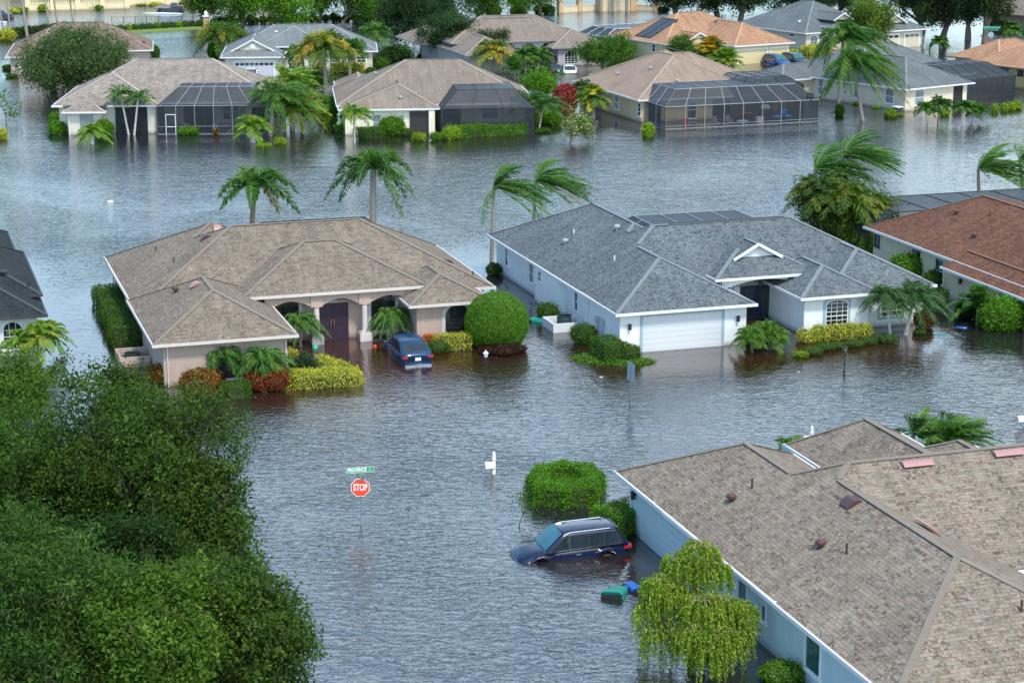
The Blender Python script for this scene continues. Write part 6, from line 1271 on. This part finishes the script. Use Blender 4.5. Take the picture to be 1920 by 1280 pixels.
def stopsign(label,px,py,top,cz,r,rz,front=True,blade=None,blade2=None,bt=('PROVINCE','ST','8700')):
    g=G(px,py); t=thing('street_sign',label,'street sign',g,R(rz))
    m=MB(); m.box(-.03,.03,-.005,.005,-.7,top); m.box(-.03,-.024,-.03,.005,-.7,top); m.box(.024,.03,-.03,.005,-.7,top); obj('post',m,STL,t)
    p=obj('stop_panel',MB().prism(octo(r,0,0,cz),-.05,-.046),SW if front else ALU,t)
    if front:
        obj('red_face',MB().prism(octo(r*.93,0,0,cz),-.053,-.0505),SR,p); text('STOP',.4*r/.41,.001,SW,p,(0,-.056,cz-.0),sx=.6,bold=.012)
    for k,(ang,wd,dz) in enumerate([b for b in (blade,blade2) if b]):
        m=MB(); m.box(-wd/2,wd/2,-.006,.006,top+dz,top+dz+.24); b_=obj('name_blade',m,SG,t); b_.rotation_euler=(0,0,R(ang))
        m=MB(); hw=wd/2
        for x0,x1,z0,z1 in ((-hw,hw,0,.014),(-hw,hw,.226,.24),(-hw,-hw+.014,.014,.226),(hw-.014,hw,.014,.226)): m.box(x0,x1,-.009,-.0065,top+dz+z0,top+dz+z1)
        bo=obj('border',m,SW,b_)
        if bt and wd>.6:
            text(bt[0],.215,.001,SW,b_,(-.12,-.011,top+dz+.12),sx=.76,bold=.009)
            text(bt[1],.09,.001,SW,b_,(hw-.16,-.011,top+dz+.17),sx=.9); text(bt[2],.07,.001,SW,b_,(hw-.16,-.011,top+dz+.075),sx=.9)
            m=MB(); m.T=lambda x,y,z:(x,y,z); m.box(hw,hw+.001,0,.001,top,top+.001)
        elif wd>.6:
            m=MB(); 
    m=MB(); m.box(-.025,.025,-.02,.02,top-.05,top+.06); obj('bracket',m,STL,t)
    return t
stopsign('red octagonal STOP sign with green PROVINCE name blade above it, standing in the flood',677,985,2.12,1.66,.41,4,True,(8,1.15,.16),(-62,.75,-.1))
stopsign('far street sign with two green blades over a white octagon beyond the orange roof',1857,84,1.9,1.35,.42,-20,False,(10,2.4,.32),(-25,2.2,.03),bt=None)
g=G(1181,756); t=thing('street_sign','plain blue-grey sign panel seen almost edge-on with its thin post in the water','street sign',g,R(-62))
m=MB(); m.box(-.03,.03,-.005,.005,-.7,2.05); m.box(-.03,-.024,-.03,.005,-.7,2.05); m.box(.024,.03,-.03,.005,-.7,2.05); obj('post',m,STL,t); t.rotation_euler=(0,R(3),R(-66))
m=MB(); m.box(-.38,.38,-.012,-.007,1.15,2.12); obj('panel',m,ALU,t); m=MB(); m.box(-.38,.38,.006,.012,1.3,1.34); m.box(-.38,.38,.006,.012,1.9,1.94); obj('brace',m,STL,t)
# ======================================================= mailboxes, lamps, bird, floating things
MBX=M('mailbox_white',(.8,.79,.75),.5,.05); BLM=M('lamp_black',(.02,.025,.025),.4,.1); LGL=M('lantern_glass',(.5,.6,.62),.2,.1)
def mailbox(label,px,py,rz,s=1.):
    g=G(px,py); t=thing('mailbox',label,'mailbox',g,R(rz))
    m=MB(); m.box(-.065,.065,-.065,.065,-.6,.88*s); m.box(-.085,.085,-.085,.085,.7*s,.74*s); m.lathe((0,0,.88*s),[(.085,0),(.085,.03),(.04,.04),(.075,.09),(.06,.14),(.01,.17)],12); obj('post',m,MBX,t)
    m=MB(); o=[(-.13,.0),(.13,.0),(.13,.14)]+[(.13*math.cos(math.pi*k/8),.14+.13*math.sin(math.pi*k/8)) for k in range(1,8)]+[(-.13,.14)]
    m.T=lambda x,y,z:(y-.2,x,z+.3*s); m.prism(o,-.2,.24); b_=obj('box',m,MBX,t); m=MB(); m.T=lambda x,y,z:(y-.2,x,z+.3*s); m.prism([(x*.9,z*.92+.01) for x,z in o],-.235,-.221); obj('door',m,M('mailbox_shade',(.6,.58,.54),.5),b_)
    m=MB(); m.box(-.32,-.02,-.03,.03,.24*s,.3*s); obj('arm',m,MBX,t)
    return t
mailbox('white mailbox on a finial post alone in open water near the ring hedge',926,888,14); mailbox('white mailbox showing above the rear edge of the brown-tan roof',1521,838,14); mailbox('white mailbox just inside the right edge of the picture',1921,800,14)
def lamp(label,px,py,h,rz=0,white=False,zpos=None):
    g=G(px,py); t=thing('lamp_post',label,'lamp post',g,R(rz)); pm=BLM
    m=MB(); m.tube([(0,0,-.6),(0,0,h-.36)],[.04,.035],8); m.lathe((0,0,h-.46),[(.035,0),(.06,.03),(.03,.08)],10); m.lathe((0,0,0.05),[(.06,0),(.06,.12),(.04,.16)],10); obj('post',m,pm,t)
    m=MB(); m.bar((-.22,0,h-.62),(.22,0,h-.62),.025); obj('ladder_bar',m,pm,t)
    m=MB(); m.lathe((0,0,h-.36),[(.055,0),(.1,.04),(.115,.2),(.1,.22)],8); l_=obj('lantern',m,LGL if white else M('lantern_smoke',(.12,.15,.16),.2),t); m=MB(); m.lathe((0,0,h-.14),[(.15,0),(.12,.05),(.04,.1),(.03,.14),(.01,.18)],8); obj('lantern_cap',m,SW if white else BLM,l_)
    return t
lamp('black lamp post with pale lantern in the water below the topiary dome',911,704,1.35,0,True); lamp('slim black lamp post before the low shrubs of the white house',1583,700,1.55); lamp('small pale lantern peeping over the spiky plant at the pink garage wing',537,695,1.15,0,True); lamp('black lamp post by the grey arcaded house behind the ivory house',776,112,2.2)
lamp('black lamp post near the dark hedge beyond the orange roof',1312,42,2.0)
# egret
g=G(1122,672); t=MB(); t.blob((0,0,.3),(.09,.07,.17),10,8); t.tube([(0,-.01,.42),(-.02,-.02,.5),(.035,-.01,.56),(.03,-.01,.64),(.02,-.04,.67)],[.045,.028,.022,.024,.02],8); t.tube([(.02,-.04,.67),(.0,-.15,.655)],[.018,.004],6); t.tube([(-.02,.03,.16),(-.02,.02,-.1)],.009,5); t.tube([(.03,.03,.16),(.03,.02,-.1)],.009,5); t.tube([(0,.05,.22),(0,.1,.1),(0,.12,.04)],[.07,.04,.01],7)
o=obj('egret',t,M('feather_white',(.85,.83,.8),.7,.05),None,True,g); tag(o,'white egret standing on the green ground cover by the clipped shrubs','bird')
TEAL=M('bin_green',(.01,.26,.19),.4,.1); BLU=M('tub_blue',(.01,.1,.45),.4,.1)
def bin_(name,label,px,py,rz,size,mat,cat='bin',tilt=12):
    g=G(px,py); t=thing(name,label,cat,g,0); t.rotation_euler=(R(tilt),R(-6),R(rz)); a,b_,c=size; m=MB(); o=[(-a,-.1),(a,-.1),(a*.93,c*.6),(a*.7,c),(-a*.7,c),(-a*.93,c*.6)]; 
    P0=[(x,-b_,z) for x,z in o];P1=[(x*.8,b_,z*.75) for x,z in o]; m.poly(P0);m.poly(P1[::-1])
    for k in range(6): m.poly([P0[k],P0[(k+1)%6],P1[(k+1)%6],P1[k]])
    obj('body',m,mat,t); m=MB(); m.box(-a*.85,a*.85,-b_-.03,-b_-.004,-.08,c*.42); obj('opening',m,BLKP,t); m=MB(); m.tube([(-a*.9,-b_-.02,c*.5),(-a*.7,-b_-.05,c*.95),(a*.7,-b_-.05,c*.95),(a*.9,-b_-.02,c*.5)],.035,6); obj('rim',m,mat,t)
    for s in (-1,1):
        m=MB(); m.T=lambda x,y,z,s=s:(s*a*.8+z,b_*.8+x,.05+y); m.lathe((0,0,0),[(.1,-.03),(.1,.03)],12); obj('wheel',m,BLKP,t)
bin_('refuse_bin','overturned green refuse bin floating beside the weeping tree',1155,1112,-20,(.46,.5,.22),TEAL,tilt=-5)
bin_('storage_tub','blue tub floating behind the green bin, half hidden by the weeping tree',1186,1103,25,(.24,.34,.2),BLU,'tub',4)
bin_('refuse_bin','teal green bin floating in the channel beside the topiary dome',1008,603,60,(.3,.45,.22),TEAL,tilt=3)
bin_('refuse_bin','green bin lid and body afloat between lime shrubs left of the ivory house',622,204,0,(.9,.9,.5),TEAL,tilt=3)
g=G(591,662); o=obj('garden_ball',MB().blob((0,0,.3),(.17,.17,.17),16,10),M('ball_teal',(.01,.42,.26),.15,.1,coat=1),None,True,g); tag(o,'glossy sea-green garden ball at the foot of the left column','garden ball')
def flot(name,label,px,py,w,d,h,mat,cat,rz=0,seed=1):
    rr=random.Random(seed); g=G(px,py); m=MB(); n=10; r0=[m.P((w*math.cos(2*math.pi*k/n)*rr.uniform(.8,1.1),d*math.sin(2*math.pi*k/n)*rr.uniform(.8,1.1),-.04)) for k in range(n)]; r1=[m.P((w*.8*math.cos(2*math.pi*k/n),d*.7*math.sin(2*math.pi*k/n),h*rr.uniform(.7,1))) for k in range(n)]
    for k in range(n): m.f.append([r0[k],r0[(k+1)%n],r1[(k+1)%n],r1[k]])
    m.f.append(r1); m.f.append(r0[::-1]); o=obj(name,m,mat,None,False,g); o.rotation_euler=(0,0,R(rz)); tag(o,label,cat)
flot('floating_board','small white board drifting on the open lake left of the pink house',207,378,.25,.12,.1,SW,'debris',10)
flot('floating_debris','pale yellow scrap floating below the green ground cover',1127,707,.12,.08,.04,M('scrap_tan',(.5,.42,.25),.8),'debris')
flot('floating_debris','pale scrap drifting before the low shrubs of the white house',1497,697,.1,.06,.03,MATS['scrap_tan'],'debris')
flot('floating_sheet','bright blue sheet half sunk before the glossy shrub at right',1803,614,.4,.16,.05,BLU,'debris',-15)
flot('floating_sheet','faint teal sheet awash left of the blue one',1766,628,.55,.2,.03,TEAL,'debris',-8)
flot('floating_debris','red toy-like scrap on the water at the middle column of the pink house',703,650,.12,.08,.12,SR,'debris')
g=G(1545,230); 
h=Hh.hit(1546,182,v=176.1); m=MB(); N=16
for k in range(N):
    a=2*math.pi*k/N; b2=2*math.pi*(k+1)/N; m.bar((.3*math.cos(a),0,.3*math.sin(a)+.34),(.3*math.cos(b2),0,.3*math.sin(b2)+.34),.13,.13)
p=Hh.WV(95.6,175.95,2.2); o=obj('spare_tyre',m,RUB,None,False,p); tag(o,'black tyre standing on the corner beam of the long pool screen','tyre')
# things standing on the screened patio of the butter yellow house and the ivory house
def furn(name,label,house,u,v,parts,cat,rz=0,z=0):
    t=thing(name,label,cat,house.WV(u,v,z),house.th+R(rz))
    for pn,mat,f in parts: m=MB(); f(m); obj(pn,m,mat,t)
def chairp(mat): 
    return [('seat',mat,lambda m:m.box(-.28,.28,-.28,.28,-.08,-.02+.1)),('backrest',mat,lambda m:m.box(-.28,.28,.24,.3,.08,.62)),('leg',FRB,lambda m:m.box(-.26,-.22,-.26,-.22,-.5,-.08)),('leg',FRB,lambda m:m.box(.22,.26,-.26,-.22,-.5,-.08)),('armrest',mat,lambda m:m.box(-.32,-.27,-.28,.28,.25,.3)),('armrest',mat,lambda m:m.box(.27,.32,-.28,.28,.25,.3))]
BLF=M('float_blue',(.005,.25,.75),.45,.08); RDP=M('plastic_red',(.5,.03,.02),.45,.08)
for i,(u,v,mt,l) in enumerate(((83.2,178.2,RDP,'red padded chair at the left of the long pool screen'),(86.6,178.5,MATS['truck_grey'],'grey patio chair near the left door behind the long pool screen'),(88.3,179,FRG,'metal patio chair in the middle behind the long pool screen'))): furn('patio_chair',l,Hh,u,v,chairp(mt),'chair',15*i)
def lounger(mat): return [('cushion',mat,lambda m:(m.blob((0,0,.25),(.6,.32,.14),12,6),m.blob((-.5,0,.62),(.16,.34,.42),12,6))),('frame',FRB,lambda m:(m.box(-.5,.6,-.25,-.2,-.3,.2),m.box(-.5,.6,.2,.25,-.3,.2)))]
furn('pool_lounger','bright blue inflatable lounger behind the long pool screen, left of two',Hh,93.1,178.0,lounger(BLF),'lounger',160,.15); furn('pool_lounger','bright blue inflatable lounger behind the long pool screen, right of two',Hh,94.4,178.3,lounger(BLF),'lounger',20,.1)
furn('patio_table','small orange-topped table behind the long pool screen',Hh,90.0,179.0,[('top',M('table_orange',(.5,.12,.05),.5),lambda m:m.box(-.6,.6,-.4,.4,.75,.8)),('leg',FRB,lambda m:m.box(-.5,-.45,-.3,-.25,-.4,.75)),('leg',FRB,lambda m:m.box(.45,.5,-.3,-.25,-.4,.75))],'table')
furn('tool_cabinet','tall dark red cabinet against the wall behind the long pool screen',Hh,91.6,180.2,[('cabinet_body',M('cabinet_red',(.22,.02,.015),.5),lambda m:m.box(-.8,.8,-.3,.3,-.4,1.4)),('drawer',M('cabinet_red2',(.3,.03,.02),.4),lambda m:m.box(-.75,.75,-.33,-.301,.2,.6)),('drawer',MATS['cabinet_red2'],lambda m:m.box(-.75,.75,-.33,-.301,.7,1.1))],'cabinet')
furn('storage_crate','white plastic crate afloat behind the long pool screen',Hh,90.9,177.6,[('box',SW,lambda m:m.box(-.35,.35,-.25,.25,-.1,.5)),('rim',FRW,lambda m:m.box(-.38,.38,-.28,.28,.5,.55))],'crate')
furn('cool_box','blue and white cool box afloat behind the long pool screen',Hh,88.9,177.4,[('box',BLU,lambda m:m.box(-.5,.5,-.25,.25,-.1,.2)),('lid',SW,lambda m:m.box(-.52,.52,-.27,.27,.2,.3))],'cool box')
furn('barbecue','domed silver barbecue behind the long pool screen',Hh,92.2,178.9,[('lid',FRG,lambda m:m.blob((0,0,1.25),(.6,.35,.32),14,8)),('cart',FRB,lambda m:m.box(-.5,.5,-.3,.3,-.4,1.1))],'barbecue')
for i,(u,v,l) in enumerate(((17.5,191.2,'left'),(19.0,191.6,'middle'),(21.6,191.3,'right'))): furn('patio_chair','pale metal patio chair behind the ivory house screen, %s of three'%l,Gh,u,v,chairp(FRG),'chair',20*i-20)
furn('patio_table','round pale table behind the ivory house screen',Gh,20.2,191.3,[('top',FRG,lambda m:m.lathe((0,0,.45),[(.6,0),(.6,.04)],18)),('leg',FRG,lambda m:m.tube([(0,0,-.5),(0,0,.45)],.05,8))],'table')
for i,u in enumerate((-21.5,-18.6)): furn('patio_chair','dark patio chair behind the white framed pool screen, %s of two'%['left','right'][i],Fh,u,193.6,chairp(MATS['truck_grey']),'chair',30*i)
g=G(8,236)
# black railing on the far shore
def railing(label,p0,p1,n,h=1.1):
    a=G(*p0);b=G(*p1); d=b-a; t=thing('railing',label,'railing',a,math.atan2(d.y,d.x)); Lr=d.length
    for k in range(n): m=MB(); x=Lr*k/(n-1); m.box(x-.04,x+.04,-.04,.04,-.5,h+.1); obj('post',m,BLM,t)
    m=MB(); m.box(0,Lr,-.02,.02,h-.04,h); m.box(0,Lr,-.02,.02,.15,.19)
    for k in range(int(Lr/.4)): m.box(k*.4-.01,k*.4+.01,-.01,.01,.19,h-.04)
    obj('rail_panel',m,BLM,t)
railing('long black railing behind the dark shrubs at the top, left half',(400,42),(700,33),14); railing('black railing across the far shore above the arcaded house roof',(880,20),(1048,19),8); railing('black railing behind the lakeside shrub strip',(210,46),(384,44),9)
# leaves and scum drifting on the flood, gathered along hedges and in eddies
def litter():
    rng=np.random.default_rng(99); Cs=[]
    for px,py,w_,h_,n in ((760,720,150,14,60),(640,735,90,10,40),(900,690,120,14,40),(1060,960,110,10,40),(1150,700,130,16,50),(1560,690,160,14,50),(520,760,120,20,40),(1180,1070,90,40,50),(870,672,60,8,30),(960,1000,300,120,40),(780,850,420,120,50),(620,1150,120,60,25),(1000,560,60,30,30),(1400,700,220,30,50),(1790,640,120,16,40)):
        for k in range(n):
            g=G(px+rng.normal()*w_/2,py+rng.normal()*h_/2); Cs.append((g.x,g.y,.012))
    C=np.array(Cs); n=len(C); a=rng.uniform(0,6.28,n); s=rng.uniform(.02,.055,n)[:,None]
    A_=np.stack([np.cos(a),np.sin(a),a*0],1)*s; B_=np.stack([-np.sin(a),np.cos(a),a*0],1)*s*.5
    o=leafobj('leaf_litter',None,C,A_,B_,pal(rng,n,[(.3,.22,.06),(.16,.1,.04),(.12,.2,.03),(.4,.36,.12)],.3)); o['kind']='stuff'
litter()
